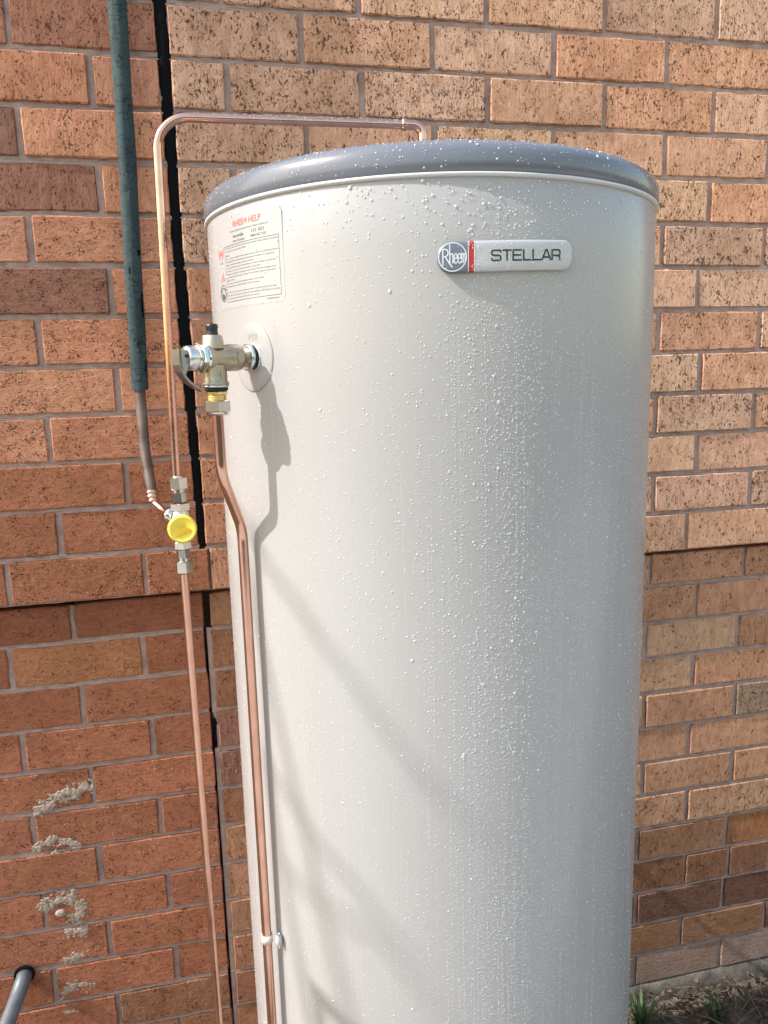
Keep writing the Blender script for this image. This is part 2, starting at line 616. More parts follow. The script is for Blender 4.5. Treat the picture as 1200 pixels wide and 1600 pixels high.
def mortar_sheet(root, rows_k, x0f, x1f, seed):
    rnd = random.Random(seed)
    mb = MB()
    for k in rows_k:
        y0 = 0.0 if k >= 0 else REC
        x0, x1 = x0f(k), x1f(k)
        n = int((x1 - x0) / .012) + 1
        # bed joint under this course: weathered, sloping back towards its top
        zl, zh = k * CH - JW / 2 - .004, k * CH + JW / 2 + .004
        yb = 0.0 if k > 0 else REC
        if k != 0:
            prof = [(zl, .0056), (zl + .0045, .0030), (k * CH - .0010, .0044), (k * CH + .0008, .0120), (zh - .003, .022), (zh, .023)]
            vs = []
            for i in range(n + 1):
                x = x0 + (x1 - x0) * i / n
                w = noise.noise(Vector((x * 30, k * 7.3, seed))) * .0016
                for (z, y) in prof:
                    vs.append(V3(x, yb + y + w + rnd.uniform(-.0006, .0006), z + noise.noise(Vector((x * 14, k * 3.1, 5))) * .0012))
            m = len(prof)
            mb.add(vs, [(i * m + j, (i + 1) * m + j, (i + 1) * m + j + 1, i * m + j + 1) for i in range(n) for j in range(m - 1)])
        # perpends: a sheet behind the bricks of the course
        vs = []
        zt = (k + 1) * CH if k != -1 else -.016
        for i in range(n + 1):
            x = x0 + (x1 - x0) * i / n
            for z in (k * CH - .001, (k + .35) * CH, (k + .7) * CH, zt + .001):
                vs.append(V3(x, y0 + .0048 + rnd.uniform(-.0014, .0014), z))
        mb.add(vs, [(i * 4 + j, (i + 1) * 4 + j, (i + 1) * 4 + j + 1, i * 4 + j + 1) for i in range(n) for j in range(3)])
    return mb.build('mortar', M_mortar, root)


def spans(x0, x1, anchor, pitch, jw=JW):
    n0 = int(math.floor((x0 - anchor) / pitch)) + 1
    js = []
    j = anchor + n0 * pitch
    while j < x1 - .03:
        if j > x0 + .03: js.append(j)
        j += pitch
    edges = []
    cur = x0
    for j in js:
        edges.append((cur, j - jw / 2)); cur = j + jw / 2
    edges.append((cur, x1))
    return edges


TOPK = 15
# --- left panel
wall_l = empty('brick_wall', V3(-.72, .05, -ZG), 'reddish brown brick wall left of the black joint, cement splashes on its lower courses', 'wall')
LX = [(-.2433, 14), (-.2405, 11), (-.2385, 8), (-.2392, 6), (-.2365, 4), (-.232, 2), (-.2296, 1)]


def lend(k):
    if k > 0:
        return -.2436 + .0015 * min(14 - k, 6) * .6 if k > 4 else -.2368 + (4 - k) * .0021
    return -.2150 if k == 0 else -.2318


rows = {}
rl = random.Random(5)
for k in range(-13, TOPK + 1):
    anchor = (-.352 if k % 2 == 0 else -.476) + rl.uniform(-.002, .002)
    if k < 0: anchor += min(.012, -k * .0011)
    if k == 0: anchor = -.333
    rows[k] = (spans(-1.24, lend(k), anchor, .2405), 0.0 if k >= 0 else REC)


def lcol(k, x, rnd):
    f = rnd.uniform(.90, 1.10)
    if k >= 0:
        c = rnd.choice([(.53, .285, .175), (.51, .265, .16), (.55, .305, .185), (.50, .275, .18)])
        al = rnd.uniform(.70, .95)
        if (k, x < -.355) in ((8, True), (6, True)) and x > -.62: c = (.27, .15, .105); al = .9
        if k == 9 and x < -.476: c = (.22, .13, .095)
        if k == 11: c = (.36, .19, .125); al = .95
        if k in (0, 1) : c = (.33, .155, .088)
        if k == 2: c = (.36, .17, .095)
    else:
        c = rnd.choice([(.35, .160, .092), (.33, .150, .086), (.37, .175, .102), (.34, .155, .094)])
        al = rnd.uniform(.62, .88)
        if k == -2 and -.6 < x < -.355: c = (.40, .205, .105); al = .7
        if k in (-11, -12) and x > -.46: c = (.30, .165, .095)
        if k == -1: c = (.28, .125, .072)  # course under the ledge: overhang shade put into the brick colour
    return clampc(c, f), al


place_bricks(wall_l, rows, lcol, lambda k: M_brick_v if k >= 8 else M_brick_s, 21)
mortar_sheet(wall_l, range(-13, TOPK + 1), lambda k: -1.24, lambda k: lend(k) + (.0012 if k >= 0 else -.003), 3)

# --- right panel
wall_r = empty('brick_wall', V3(.6, .05, -ZG), 'tan pitted brick wall behind the tank, right of the black joint', 'wall')


def rstart(k):
    if k > 0: return -.2212 if k > 6 else -.2188
    return -.2105 if k == 0 else -.2195


rows = {}
rl = random.Random(9)
XE = 1.72
for k in range(-13, TOPK + 1):
    if k >= 0: anchor = (.009 if k % 2 else -.128) + rl.uniform(-.003, .003)
    else: anchor = (.744 if k % 2 else .868) + rl.uniform(-.004, .004)
    if k in (6, 0): anchor -= .018
    e = spans(rstart(k), XE, anchor, .2405)
    if k == -10:      # two half bats side by side
        ne = []
        for (a, b) in e:
            if a < .9 < b: ne += [(a, .9862), (.9957, b)] if b > 1.02 else [(a, b)]
            else: ne.append((a, b))
        e = ne
    rows[k] = (e, 0.0 if k >= 0 else REC)


def rcol(k, x, rnd):
    f = rnd.uniform(.90, 1.10)
    al = rnd.uniform(.75, 1.15)
    if k >= 0:
        c = rnd.choice([(.64, .43, .30), (.64, .40, .26), (.60, .43, .31), (.66, .43, .285), (.59, .39, .26), (.63, .38, .24)])
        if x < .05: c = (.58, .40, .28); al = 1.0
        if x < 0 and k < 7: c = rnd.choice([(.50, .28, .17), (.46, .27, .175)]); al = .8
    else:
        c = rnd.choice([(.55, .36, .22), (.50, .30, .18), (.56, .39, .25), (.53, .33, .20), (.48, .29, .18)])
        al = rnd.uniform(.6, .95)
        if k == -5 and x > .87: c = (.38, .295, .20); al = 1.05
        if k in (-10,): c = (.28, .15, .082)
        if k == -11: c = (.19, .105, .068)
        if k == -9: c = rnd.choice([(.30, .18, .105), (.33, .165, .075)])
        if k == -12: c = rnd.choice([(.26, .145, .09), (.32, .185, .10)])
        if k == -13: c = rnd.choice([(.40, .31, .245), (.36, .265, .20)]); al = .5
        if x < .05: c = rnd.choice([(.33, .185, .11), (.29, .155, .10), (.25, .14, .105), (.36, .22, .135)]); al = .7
    return clampc(c, f), al


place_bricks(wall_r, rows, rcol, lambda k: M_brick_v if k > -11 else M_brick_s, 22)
mortar_sheet(wall_r, range(-13, TOPK + 1), lambda k: rstart(k) - .0015 if k >= 0 else (-.2285 if k not in (-1, -4) else rstart(k) + .003), lambda k: XE, 4)
# mortar edge beside the joint in the lower courses
mb = MB()
vs = []
rnd = random.Random(8)
n = 110
for i in range(n + 1):
    z = -.088 - (13 * CH - .088) * i / n
    gap = .0075 if -4 * CH < z < -3.25 * CH else 0
    w = noise.noise(Vector((0, z * 30, 2))) * .0014
    for (x, y) in ((-.2282 + gap + w, .05), (-.2282 + gap + w, REC + .010), (-.2262 + gap + w, REC + .0062), (-.222 + w, REC + .0042), (-.2175, REC + .0060)):
        vs.append(V3(x, y + rnd.uniform(-.0004, .0004), z))
mb.add(vs, [(i * 5 + j, i * 5 + j + 1, (i + 1) * 5 + j + 1, (i + 1) * 5 + j) for i in range(n) for j in range(4)])
mb.build('pointing', M_mortar, wall_r)
# black compressible filler in the joint above the projecting course
mb = MB(); vs = []
n = 190
for i in range(n + 1):
    z = CH - .012 + (TOPK * CH - .0) * i / n
    k = z / CH
    kk = max(1.0, k); f_ = kk - int(kk)
    xl = lend(int(kk)) * (1 - f_) + lend(int(kk) + 1) * f_ - .0015; xr = rstart(int(kk)) * (1 - f_) + rstart(int(kk) + 1) * f_ + .0015
    a = noise.noise(Vector((1, z * 45, 0))) * .0022 + noise.noise(Vector((2, z * 150, 0))) * .0012; b = noise.noise(Vector((7, z * 45, 0))) * .0022 + noise.noise(Vector((3, z * 150, 0))) * .0014
    for (x, y) in ((xl + a, .06), (xl + a, .0042), (xl * .6 + xr * .4, .0022 + a * .6), (xl * .3 + xr * .7, .0024 + b * .6), (xr + b, .0046), (xr + b, .06)):
        vs.append(V3(x, y, z))
mb.add(vs, [(i * 6 + j, i * 6 + j + 1, (i + 1) * 6 + j + 1, (i + 1) * 6 + j) for i in range(n) for j in range(5)] + [tuple(range(5, -1, -1))])
mb.build('joint_filler', M_foam, wall_r)
# unseen box added behind both panels to keep light out of the gaps
mb = MB()
box(mb, -1.26, 1.74, .112, .2, .0, ZG + TOPK * CH + .09)
o = mb.build('light_block', M_mortar); o['kind'] = 'structure'


# footing along the base of the right panel
def footing(root, x0, x1):
    mb = MB(); vs = []
    n = int((x1 - x0) / .02)
    prof = [(.10, .0445), (.029, .0432), (.024, .038), (.019, .022), (.015, .004), (.012, -.05)]
    for i in range(n + 1):
        x = x0 + (x1 - x0) * i / n
        w = noise.noise(Vector((x * 6, 1, 0))) * .004 + noise.noise(Vector((x * 25, 4, 0))) * .0025
        for q, (y, z) in enumerate(prof):
            ww = w if q else 0
            vs.append(Vector((x, y + ww, z + (noise.noise(Vector((x * 18, q * 2, 9))) * .005 if q > 1 else 0))))
    m = len(prof)
    mb.add(vs, [(i * m + j, i * m + j + 1, (i + 1) * m + j + 1, (i + 1) * m + j) for i in range(n) for j in range(m - 1)])
    mb.build('footing', M_footing, root)


footing(wall_r, -.22, XE)
footing(wall_l, -1.24, -.222)


# cement splashes stuck on the lower courses of the left panel
def splash(path, w, th, seed, dens=.45):
    rnd = random.Random(seed)
    pts = [Vector((x, z)) for x, z in path]
    xs = [p.x for p in pts]; zs = [p.y for p in pts]
    g = .0013
    w *= 1.9
    dens -= .06
    x0, x1, z0, z1 = min(xs) - w, max(xs) + w, min(zs) - w, max(zs) + w
    nx = int((x1 - x0) / g); nz = int((z1 - z0) / g)

    def dist(p):
        best = 9
        for a, b in zip(pts[:-1], pts[1:]):
            ab = b - a; t = max(0, min(1, (p - a).dot(ab) / max(ab.length_squared, 1e-9)))
            best = min(best, (p - a - ab * t).length)
        return best
    H = {}
    for i in range(nx + 1):
        for j in range(nz + 1):
            p = Vector((x0 + i * g, z0 + j * g))
            d = 1 - dist(p) / w
            nn = noise.noise(Vector((p.x * 55, p.y * 80, seed))) * .55 + noise.noise(Vector((p.x * 170, p.y * 210, seed))) * .45 + noise.noise(Vector((p.x * 420, p.y * 420, seed))) * .35
            h = d * .9 - (1 - dens) + nn * .75
            H[i, j] = h
    mb = MB(); idx = {}; vs = []; fs = []

    def vid(i, j):
        if (i, j) not in idx:
            h = max(0, min(1, H[i, j] * 2.0))
            p = (x0 + i * g, z0 + j * g)
            idx[i, j] = len(vs)
            vs.append(V3(p[0], REC + .0002 - min(1, h * 2.5) * .0013 - h * th * .06, p[1]))
        return idx[i, j]
    for i in range(nx):
        for j in range(nz):
            if max(H[i, j], H[i + 1, j], H[i, j + 1], H[i + 1, j + 1]) > 0:
                fs.append((vid(i, j), vid(i + 1, j), vid(i + 1, j + 1), vid(i, j + 1)))
    if fs:
        mb.add(vs, fs)
        mb.build('cement_splash', M_splash, wall_l)


splash([(-.569, -.425), (-.545, -.408), (-.522, -.398), (-.476, -.385)], .016, .005, 1, .46)
splash([(-.580, -.503), (-.5485, -.488), (-.509, -.5085)], .011, .005, 2, .55)
splash([(-.577, -.5346), (-.547, -.531), (-.529, -.536)], .015, .005, 3, .55)
splash([(-.580, -.632), (-.565, -.624), (-.531, -.6215), (-.511, -.648), (-.528, -.672)], .015, .006, 4, .55)
splash([(-.545, -.7017), (-.508, -.7034)], .013, .005, 5, .52)
splash([(-.547, -.7619), (-.519, -.7559)], .013, .004, 6, .45)
splash([(-.5677, -.8382), (-.54, -.822), (-.513, -.8294)], .013, .004, 7, .5)
splash([(-.562, -.882), (-.5384, -.8846), (-.508, -.9102)], .014, .004, 8, .48)
mb = MB()
vs = []
lathe(mb, [(0, .0082), (.003, .0080), (.005, .0066), (.0066, .0038), (.0070, .0008)], V3(-.553, REC + .001, -.653), Vector((0, -1, 0)), 14, True)
for v in mb.v:
    v.x += (v.x + .553) * .35 + noise.noise(v * 90) * .0012; v.z += noise.noise(v * 70 + Vector((5, 0, 0))) * .0012
mb.build('mortar_dab', M_splash, wall_l)

# ------------------------------------------------------------------ fence across the path, mirrored in the tank and pipes
M_paling = cement_mat('weathered_timber', (.10, .085, .07), (.20, .175, .15), 12)
fence = empty('timber_fence', Vector((1.5, -5.6, 0)), 'dark paling fence across the path, only mirrored faintly in the tank and pipes', 'fence')
mbp = MB(); box(mbp, -.072, .072, -.010, .010, 0, 1.78)
pal = bpy.data.meshes.new('paling'); pal.from_pydata([tuple(v) for v in mbp.v], [], mbp.f); pal.materials.append(M_paling)
for i in range(80):
    o = bpy.data.objects.new('paling', pal); COL.objects.link(o); o.parent = fence
    o.location = (-6 + .149 * i, random.uniform(-.004, .004), random.uniform(.0, .03))
for z in (.35, 1.45):
    mb = MB(); box(mb, -4.6, 7.4, -5.66, -5.615, z, z + .09); mb.build('rail', M_paling, fence)

# ------------------------------------------------------------------ water heater
TX, TY, TR = .1174, -.3968, .300
ZS = .6008                     # seam under the lid


def tk(az, r, z):
    return V3(TX + sin(az) * r, TY - cos(az) * r, z)


heater = empty('water_heater', V3(TX, TY, -ZG), 'cream cylindrical water heater with a blue grey lid, standing against the brick wall', 'water heater')
tb = Vector((TX, TY, 0))
mb = MB()
NS = 192
prof = [(.05, TR), (.06, TR)] + [(.06 + (ZS + ZG - .066 - .06) * i / 12, TR) for i in range(1, 13)] + [(ZS + ZG - .003, TR - .0008), (ZS + ZG, TR - .002)]
lathe(mb, prof, tb, Vector((0, 0, 1)), NS, False)
mb.build('tank_shell', M_tank, heater)
mb = MB()
lathe(mb, [(0, TR - .008), (.05, TR - .008), (.052, TR - .002)], tb, Vector((0, 0, 1)), 96, True)
mb.build('base_ring', M_lid, heater)
mb = MB()
lathe(mb, [(ZS + ZG - .0035, TR - .001), (ZS + ZG - .0028, TR + .0022), (ZS + ZG - .0010, TR + .0030), (ZS + ZG + .0006, TR + .0026), (ZS + ZG + .0010, TR + .0005)], tb, Vector((0, 0, 1)), NS, False)
mb.build('seam_ring', M_seam, heater)
mb = MB()
LIDP = [(0, TR + .0006), (.002, TR + .0024), (.012, TR + .0028), (.020, TR + .0020), (.0255, TR - .0005), (.0295, TR - .0045), (.0325, TR - .0100), (.0350, TR - .018), (.0372, TR - .030), (.040, TR - .055), (.044, TR - .1), (.049, .1), (.051, .03), (.051, .002)]
lathe(mb, [(ZS + ZG + .0010 + s_, r) for s_, r in LIDP], tb, Vector((0, 0, 1)), NS, True)
lid = mb.build('lid', M_lid, heater)


# --- printing on the curved shell
def curved(u, v, off):          # u metres round the shell, v height above the projecting course
    return tk(u / TR, TR + off, v)


def text_geo(s, font=None):
    cu = bpy.data.curves.new('t', 'FONT')
    cu.body = s; cu.size = 1.0; cu.resolution_u = 2
    ob = bpy.data.objects.new('t', cu); COL.objects.link(ob)
    bpy.context.view_layer.update()
    me = bpy.data.meshes.new_from_object(ob.evaluated_get(bpy.context.evaluated_depsgraph_get()))
    vs = [(v.co.x, v.co.y) for v in me.vertices]; fs = [tuple(p.vertices) for p in me.polygons]
    bpy.data.objects.remove(ob); bpy.data.curves.remove(cu); bpy.data.meshes.remove(me)
    return vs, fs


CAPH = .729


def put_text(mb, s, u0, u1, v0, cap, off=.0005, slope=0.0):
    vs, fs = text_geo(s)
    if not vs: return
    xa = min(p[0] for p in vs); xb = max(p[0] for p in vs)
    sx = (u1 - u0) / (xb - xa) if u1 is not None else cap / CAPH * .86
    sy = cap / CAPH
    mb.add([curved(u0 + (x - xa) * sx, v0 + y * sy + slope * (x - xa) * sx, off) for x, y in vs], fs, False)


def stroke(mb, pts, w, fn, closed=False):
    pts = [Vector(p) for p in pts]
    n = len(pts)
    L = []; Rr = []
    for i in range(n):
        if closed: a, b = pts[i - 1], pts[(i + 1) % n]
        else: a, b = pts[max(i - 1, 0)], pts[min(i + 1, n - 1)]
        d1 = (pts[i] - a); d2 = (b - pts[i])
        if d1.length < 1e-9: d1 = d2
        if d2.length < 1e-9: d2 = d1
        d1.normalize(); d2.normalize()
        t = (d1 + d2)
        if t.length < 1e-6: t = d1.copy()
        t.normalize()
        nn = Vector((-t.y, t.x))
        k = 1 / max(.45, nn.dot(Vector((-d1.y, d1.x))))
        L.append(pts[i] + nn * w / 2 * k); Rr.append(pts[i] - nn * w / 2 * k)
    vs = [fn(p.x, p.y) for p in L] + [fn(p.x, p.y) for p in Rr]
    rg = range(n) if closed else range(n - 1)
    mb.add(vs, [(i, n + i, n + (i + 1) % n, (i + 1) % n) for i in rg], False)


def dens(pts, step):
    out = [Vector(pts[0])]
    for a, b in zip(pts[:-1], pts[1:]):
        a = Vector(a); b = Vector(b)
        n = max(1, int((b - a).length / step))
        for i in range(1, n + 1): out.append(a + (b - a) * i / n)
    return out


def qz(z): return z - 1.115     # heights read off above an earlier ground line


# sticker sheet
mb = MB()
u0, u1, v0, v1 = -.392, -.2505, qz(1.6005), qz(1.7015)
cr = .006
N = 40
vs = []
for i in range(N + 1):
    u = u0 + (u1 - u0) * i / N
    d = min(u - u0, u1 - u)
    ins = cr - sqrt(max(0, cr * cr - (cr - d) ** 2)) if d < cr else 0
    for v in (v0 + ins, v1 - ins):
        vs.append(curved(u, v, .00018))
mb.add(vs, [(2 * i, 2 * i + 2, 2 * i + 3, 2 * i + 1) for i in range(N)])
stick = mb.build('label_sticker', M_stick, heater)
# red lettering
mb = MB()
put_text(mb, 'RHEEM HELP', -.3392, -.2833, qz(1.6902), .0072)
mb.build('heading', M_red, stick); mb = MB()
put_text(mb, 'WARNING:', -.3635, -.3475, qz(1.6180), .0021)
mb.build('warning_word', M_red, stick); mb = MB()
W = [(-.3880, qz(1.6710)), (-.3838, qz(1.6612)), (-.3790, qz(1.6690)), (-.3745, qz(1.6612)), (-.3697, qz(1.6710))]
stroke(mb, W, .0016, lambda u, v: curved(u, v, .0005))
put_text(mb, 'WaterMark', -.3862, -.3716, qz(1.6588), .0015)
mb.build('water_symbol', M_red, stick); mb = MB()
T = [(-.3825, qz(1.6340)), (-.3765, qz(1.6432)), (-.3705, qz(1.6340))]
stroke(mb, T, .0009, lambda u, v: curved(u, v, .0005), True)
stroke(mb, [(-.3780, qz(1.6358)), (-.3765, qz(1.6385)), (-.3750, qz(1.6358))], .0008, lambda u, v: curved(u, v, .0005))
mb.build('triangle_symbol', M_red, stick)
# black lettering
mb = MB()
put_text(mb, 'For any problems with this Water Heater, contact us', -.3482, -.2729, qz(1.6852), .0021)
put_text(mb, 'Australia', -.3408, -.3168, qz(1.6785), .0038)
put_text(mb, '131 031', -.3007, -.2791, qz(1.6792), .0040)
put_text(mb, 'New Zealand', -.3415, -.3150, qz(1.6737), .0026)
put_text(mb, '0800 657 335', -.3030, -.2755, qz(1.6746), .0026)
put_text(mb, 'Level 1', -.3832, -.3752, qz(1.6560), .0013)
put_text(mb, 'AS 3498', -.3845, -.3735, qz(1.6535), .0014)
LN = ['This electric water heater has a stainless steel cylinder of fully welded construction.',
      'This water heater complies with AS 3498.', '',
      'WARNING:',
      'This water heater may deliver water at high temperature. Refer to the Plumbing Code of',
      'Australia (PCA), local requirements and installation instructions to determine if',
      'additional delivery temperature control is required.',
      'For continued safe operation of this appliance, it must be installed, operated and',
      "maintained in accordance with the manufacturer's instructions.",
      'Temperature and pressure (relief) valve must be fitted. The valve easing gear must',
      'be operated at least once every 6 months. The relief valve outlet pipe must not be',
      'sealed or blocked.',
      'Do not turn on power to this appliance unless it is full of water.',
      "For full instructions see Owner's Guide or www.rheem.com.au"]
vy = qz(1.6682)
for s in LN:
    if s: put_text(mb, s, -.3625, -.3625 + .00122 * len(s) * 1.0, vy, .0018)
    vy -= .0035 if s else .0014
put_text(mb, 'a major service on this water heater is recommended every 5 years.', -.3465, -.3465 + .00128 * 66, qz(1.6180), .0018)
put_text(mb, 'The absence of this service in the sixth year after installation contributing to a product', -.3635, -.2580, qz(1.6145), .0018)
put_text(mb, 'failure may affect your ability to claim under the warranty.', -.3635, -.2920, qz(1.6110), .0018)
put_text(mb, 'NLR006465-0', -.2790, -.2590, qz(1.6045), .0017)
mb.build('black_lettering', M_ink, stick)
mb = MB()
bx = [(-.3655, qz(1.6713)), (-.2563, qz(1.6718)), (-.2560, qz(1.6085)), (-.3652, qz(1.6080))]
stroke(mb, dens(bx + [bx[0]], .006)[:-1], .00042, lambda u, v: curved(u, v, .0005), True)
mb.build('label_border', M_ink, stick)
mb = MB()
cc = (-.3776, qz(1.6197))
stroke(mb, [(cc[0] + .0098 * cos(t * pi / 18), cc[1] + .0096 * sin(t * pi / 18)) for t in range(36)], .0009, lambda u, v: curved(u, v, .0005), True)
stroke(mb, [(cc[0] + .0052 * cos(t * pi / 14), cc[1] + .0012 + .0050 * sin(t * pi / 14)) for t in range(15)], .0010, lambda u, v: curved(u, v, .0005))
for t in range(22):
    if 8 < t < 14: continue
    a = -pi / 2 + 2 * pi * t / 22
    stroke(mb, [(cc[0] + .0064 * cos(a), cc[1] + .0062 * sin(a)), (cc[0] + .0082 * cos(a), cc[1] + .0080 * sin(a))], .0010, lambda u, v: curved(u, v, .0005))
mb.add([curved(cc[0], cc[1] - .0032, .001)] + [curved(cc[0] + .0030 * cos(t * pi / 6), cc[1] - .0032 + .0028 * sin(t * pi / 6), .001) for t in range(12)], [(0, 1 + i, 1 + (i + 1) % 12) for i in range(12)], False)
mb.build('approval_emblem', M_ink, stick)

# name badge
BU0, BU1, BV = -.0763, .0715, qz(1.6350)
BH = .0153
BSL = .024


def bsd(u, v):                  # distance inside the badge outline
    rl_, rr_ = BH, .0105
    r = rl_ if u < (BU0 + BU1) / 2 else rr_
    hx = (BU1 - BU0) / 2; cx = (BU0 + BU1) / 2
    qx = abs(u - cx) - hx + r; qy = abs(v) - BH + r
    return -(min(max(qx, qy), 0) + sqrt(max(qx, 0) ** 2 + max(qy, 0) ** 2) - r)


def bhh(u):                     # half height of the outline at u
    r = BH if u < 0 else .0105
    d = u - BU0 if u < 0 else BU1 - u
    return BH if d >= r else BH - r + sqrt(max(0, r * r - (r - d) ** 2))


def bh(d):
    if d <= 0: return 0.0
    if d < .0002: return .0050 * d / .0002
    t = min(1, (d - .0002) / .0030)
    return .0050 + .0016 * sin(t * pi / 2)


def bpt(u, v, off): return curved(u, BV + v + BSL * u, off)


def badge_patch(ua, ub, extra, ncol, name, mat, parent):
    mb = MB(); vs = []
    ts = [-1, -.9999, -.986, -.96, -.92, -.86, -.78, -.5, -.2, .2, .5, .78, .86, .92, .96, .986, .9999, 1]
    for i in range(ncol + 1):
        x = i / ncol
        u = ua + (ub - ua) * (0.5 - .5 * cos(pi * x))
        h = bhh(u)
        for t in ts:
            v = h * t
            vs.append(bpt(u, v, bh(bsd(u, v)) + (extra if abs(t) < .9999 else 0)))
    m = len(ts)
    mb.add(vs, [(i * m + j, (i + 1) * m + j, (i + 1) * m + j + 1, i * m + j + 1) for i in range(ncol) for j in range(m - 1)])
    return mb.build(name, mat, parent)


badge = badge_patch(BU0, BU1, 0, 60, 'name_badge', M_silver, heater)
badge_patch(BU0 + .0001, -.0452, .0003, 30, 'logo_plate', M_slate, badge)
badge_patch(-.0443, -.0390, .0003, 6, 'red_stripe', M_badgered, badge)
mb = MB()
bf = lambda u, v: bpt(u, v, .0071)
for u in (-.0448, -.0386):
    stroke(mb, [(u, -BH * .985), (u, -BH * .9), (u, 0), (u, BH * .9), (u, BH * .985)], .0008, lambda u, v: bpt(u, v, bh(bsd(u, v)) + .0006))
CXu, RL = -.0606, .0138
lg = lambda x, y: bf(CXu + x * RL, y * RL)
stroke(mb, [(cos(t * pi / 24), sin(t * pi / 24)) for t in range(48)], .075, lg, True)
sw = .085
stroke(mb, [(-.70, -.60), (-.70, .58)], sw, lg)
stroke(mb, [(-.74, .56), (-.50, .57), (-.36, .48), (-.31, .32), (-.36, .15), (-.48, .05), (-.70, .03)], sw, lg)
stroke(mb, [(-.52, .05), (-.38, -.20), (-.02, -.74)], sw, lg)
stroke(mb, [(-.20, .90), (-.20, -.46)], sw, lg)
stroke(mb, [(-.20, .10), (-.12, .22), (-.02, .22), (.03, .12), (.03, -.46)], sw, lg)
for ox in (.13, .40):
    stroke(mb, [(ox, -.10), (ox + .20, -.10), (ox + .20, .10), (ox + .14, .22), (ox + .06, .22), (ox, .10), (ox, -.32), (ox + .06, -.44), (ox + .14, -.44), (ox + .20, -.33)], .075, lg)
stroke(mb, [(.67, .24), (.67, -.46)], .075, lg)
stroke(mb, [(.67, .12), (.72, .22), (.77, .20), (.79, .10), (.79, -.46)], .07, lg)
stroke(mb, [(.79, .12), (.84, .22), (.89, .19), (.905, .08), (.905, -.40)], .07, lg)
mb.build('logo_lettering', M_chrome_line, badge)
mb = MB()
x0, cw, gp, hh = -.0210, .0094, .0018, .0049
sw = .0015


def glyph(ch, x):
    f = lambda u, v: bf(x + u * cw, v * hh)
    w = sw

    def g(p):  # uniform stroke width: map first, then stroke in metres
        stroke(mb, [(x + a * cw, (b * 2 - 1) * hh) for a, b in p], w, bf)
    if ch == 'S':
        g([(1, .78), (.97, .93), (.88, 1), (.12, 1), (.02, .93), (0, .78), (.02, .62), (.12, .54), (.88, .46), (.98, .38), (1, .22), (.98, .07), (.88, 0), (.12, 0), (.03, .07), (0, .24)])
    elif ch == 'T': g([(-.02, 1), (1.02, 1)]); g([(.5, 1), (.5, -.06)])
    elif ch == 'E': g([(1, 1), (.0, 1), (.0, 0), (1, 0)]); g([(0, .5), (.92, .5)])
    elif ch == 'L': g([(.02, 1.06), (.02, 0), (1, 0)])
    elif ch == 'A': g([(-.02, -.05), (.46, 1), (.62, 1), (1.08, -.05)]); g([(.2, .27), (.88, .27)])
    elif ch == 'R': g([(0, -.05), (0, 1), (.88, 1), (.99, .9), (1, .72), (.99, .54), (.88, .44), (0, .44)]); g([(.62, .44), (.88, .38), (.97, .25), (1, -.05)])


x = x0
for ch in 'STELLAR':
    glyph(ch, x); x += cw * (1.0 if ch != 'A' else 1.06) + gp - (.0008 if ch in 'L' else 0)
mb.build('name_lettering', M_black, badge)

# cover disc behind the relief valve
AZV = radians(-59.6)
ZV = qz(1.5413)
mb = MB(); vs = []
uc = AZV * TR
rings = [(0, .0016), (.010, .0016), (.030, .0017), (.0375, .0017), (.0392, .0013), (.0398, .0006), (.0400, -.0005)]
sg = 64
for (r, h) in rings:
    for k in range(sg):
        t = 2 * pi * k / sg
        vs.append(curved(uc + r * cos(t) * .96, ZV + r * sin(t), h))
mb.add(vs, [(i * sg + k, (i + 1) * sg + k, (i + 1) * sg + (k + 1) % sg, i * sg + (k + 1) % sg) for i in range(len(rings) - 1) for k in range(sg)])
disc = mb.build('cover_disc', M_tank, heater)
mb = MB()
put_text(mb, 'PTR', uc - .004, uc + .014, ZV + .0195, .008, .0021)
mb.build('embossed_lettering', M_tank, disc)


# --- water droplets
def drop(mb, P, n, t1, t2, r, h, seg, asym=.0):
    vs = []
    for (rr, hh) in ((1.0, -.12), (.93, .35), (.62, .80)):
        for k in range(seg):
            a = 2 * pi * k / seg
            sx, sz = cos(a), sin(a)
            st = 1 + asym * (1 if sz < 0 else -.15) * abs(sz)
            vs.append(P + t1 * (sx * r * rr) + t2 * (sz * r * rr * st) + n * (hh * h))
    vs.append(P + n * h - t2 * (asym * r * .3))
    fs = [(i * seg + k, i * seg + (k + 1) % seg, (i + 1) * seg + (k + 1) % seg, (i + 1) * seg + k) for i in range(2) for k in range(seg)]
    fs += [(2 * seg + k, 2 * seg + (k + 1) % seg, 3 * seg) for k in range(seg)]
    mb.add(vs, fs, True)


def shell_drop(mb, az, z, r, hk=.62, base=0.0, asym=None):
    n = Vector((sin(az), -cos(az), 0)); t1 = Vector((cos(az), sin(az), 0)); t2 = Vector((0, 0, 1))
    seg = 6 if r < .0009 else (8 if r < .0015 else 12)
    drop(mb, tk(az, TR + base, z), n, t1, t2, r, r * hk, seg, (.25 if r > .0014 else .05) if asym is None else asym)


def on_sticker(az, z):
    u = az * TR
    return (u0 < u < u1 and v0 < z < v1)


def on_badge(az, z):
    u = az * TR
    return bsd(u, z - BV - BSL * u) > -.001 if BU0 - .01 < u < BU1 + .01 else False


rd = random.Random(77)
mb = MB()


def density(azd):
    # how thickly the dew sits round the shell
    return .16 + 1.2 * math.exp(-((azd - 1) / 12.0) ** 2) + .38 * math.exp(-((azd - 35) / 20.0) ** 2) + .15 * math.exp(-((azd + 35) / 25) ** 2)


cnt = 0
tries = 0
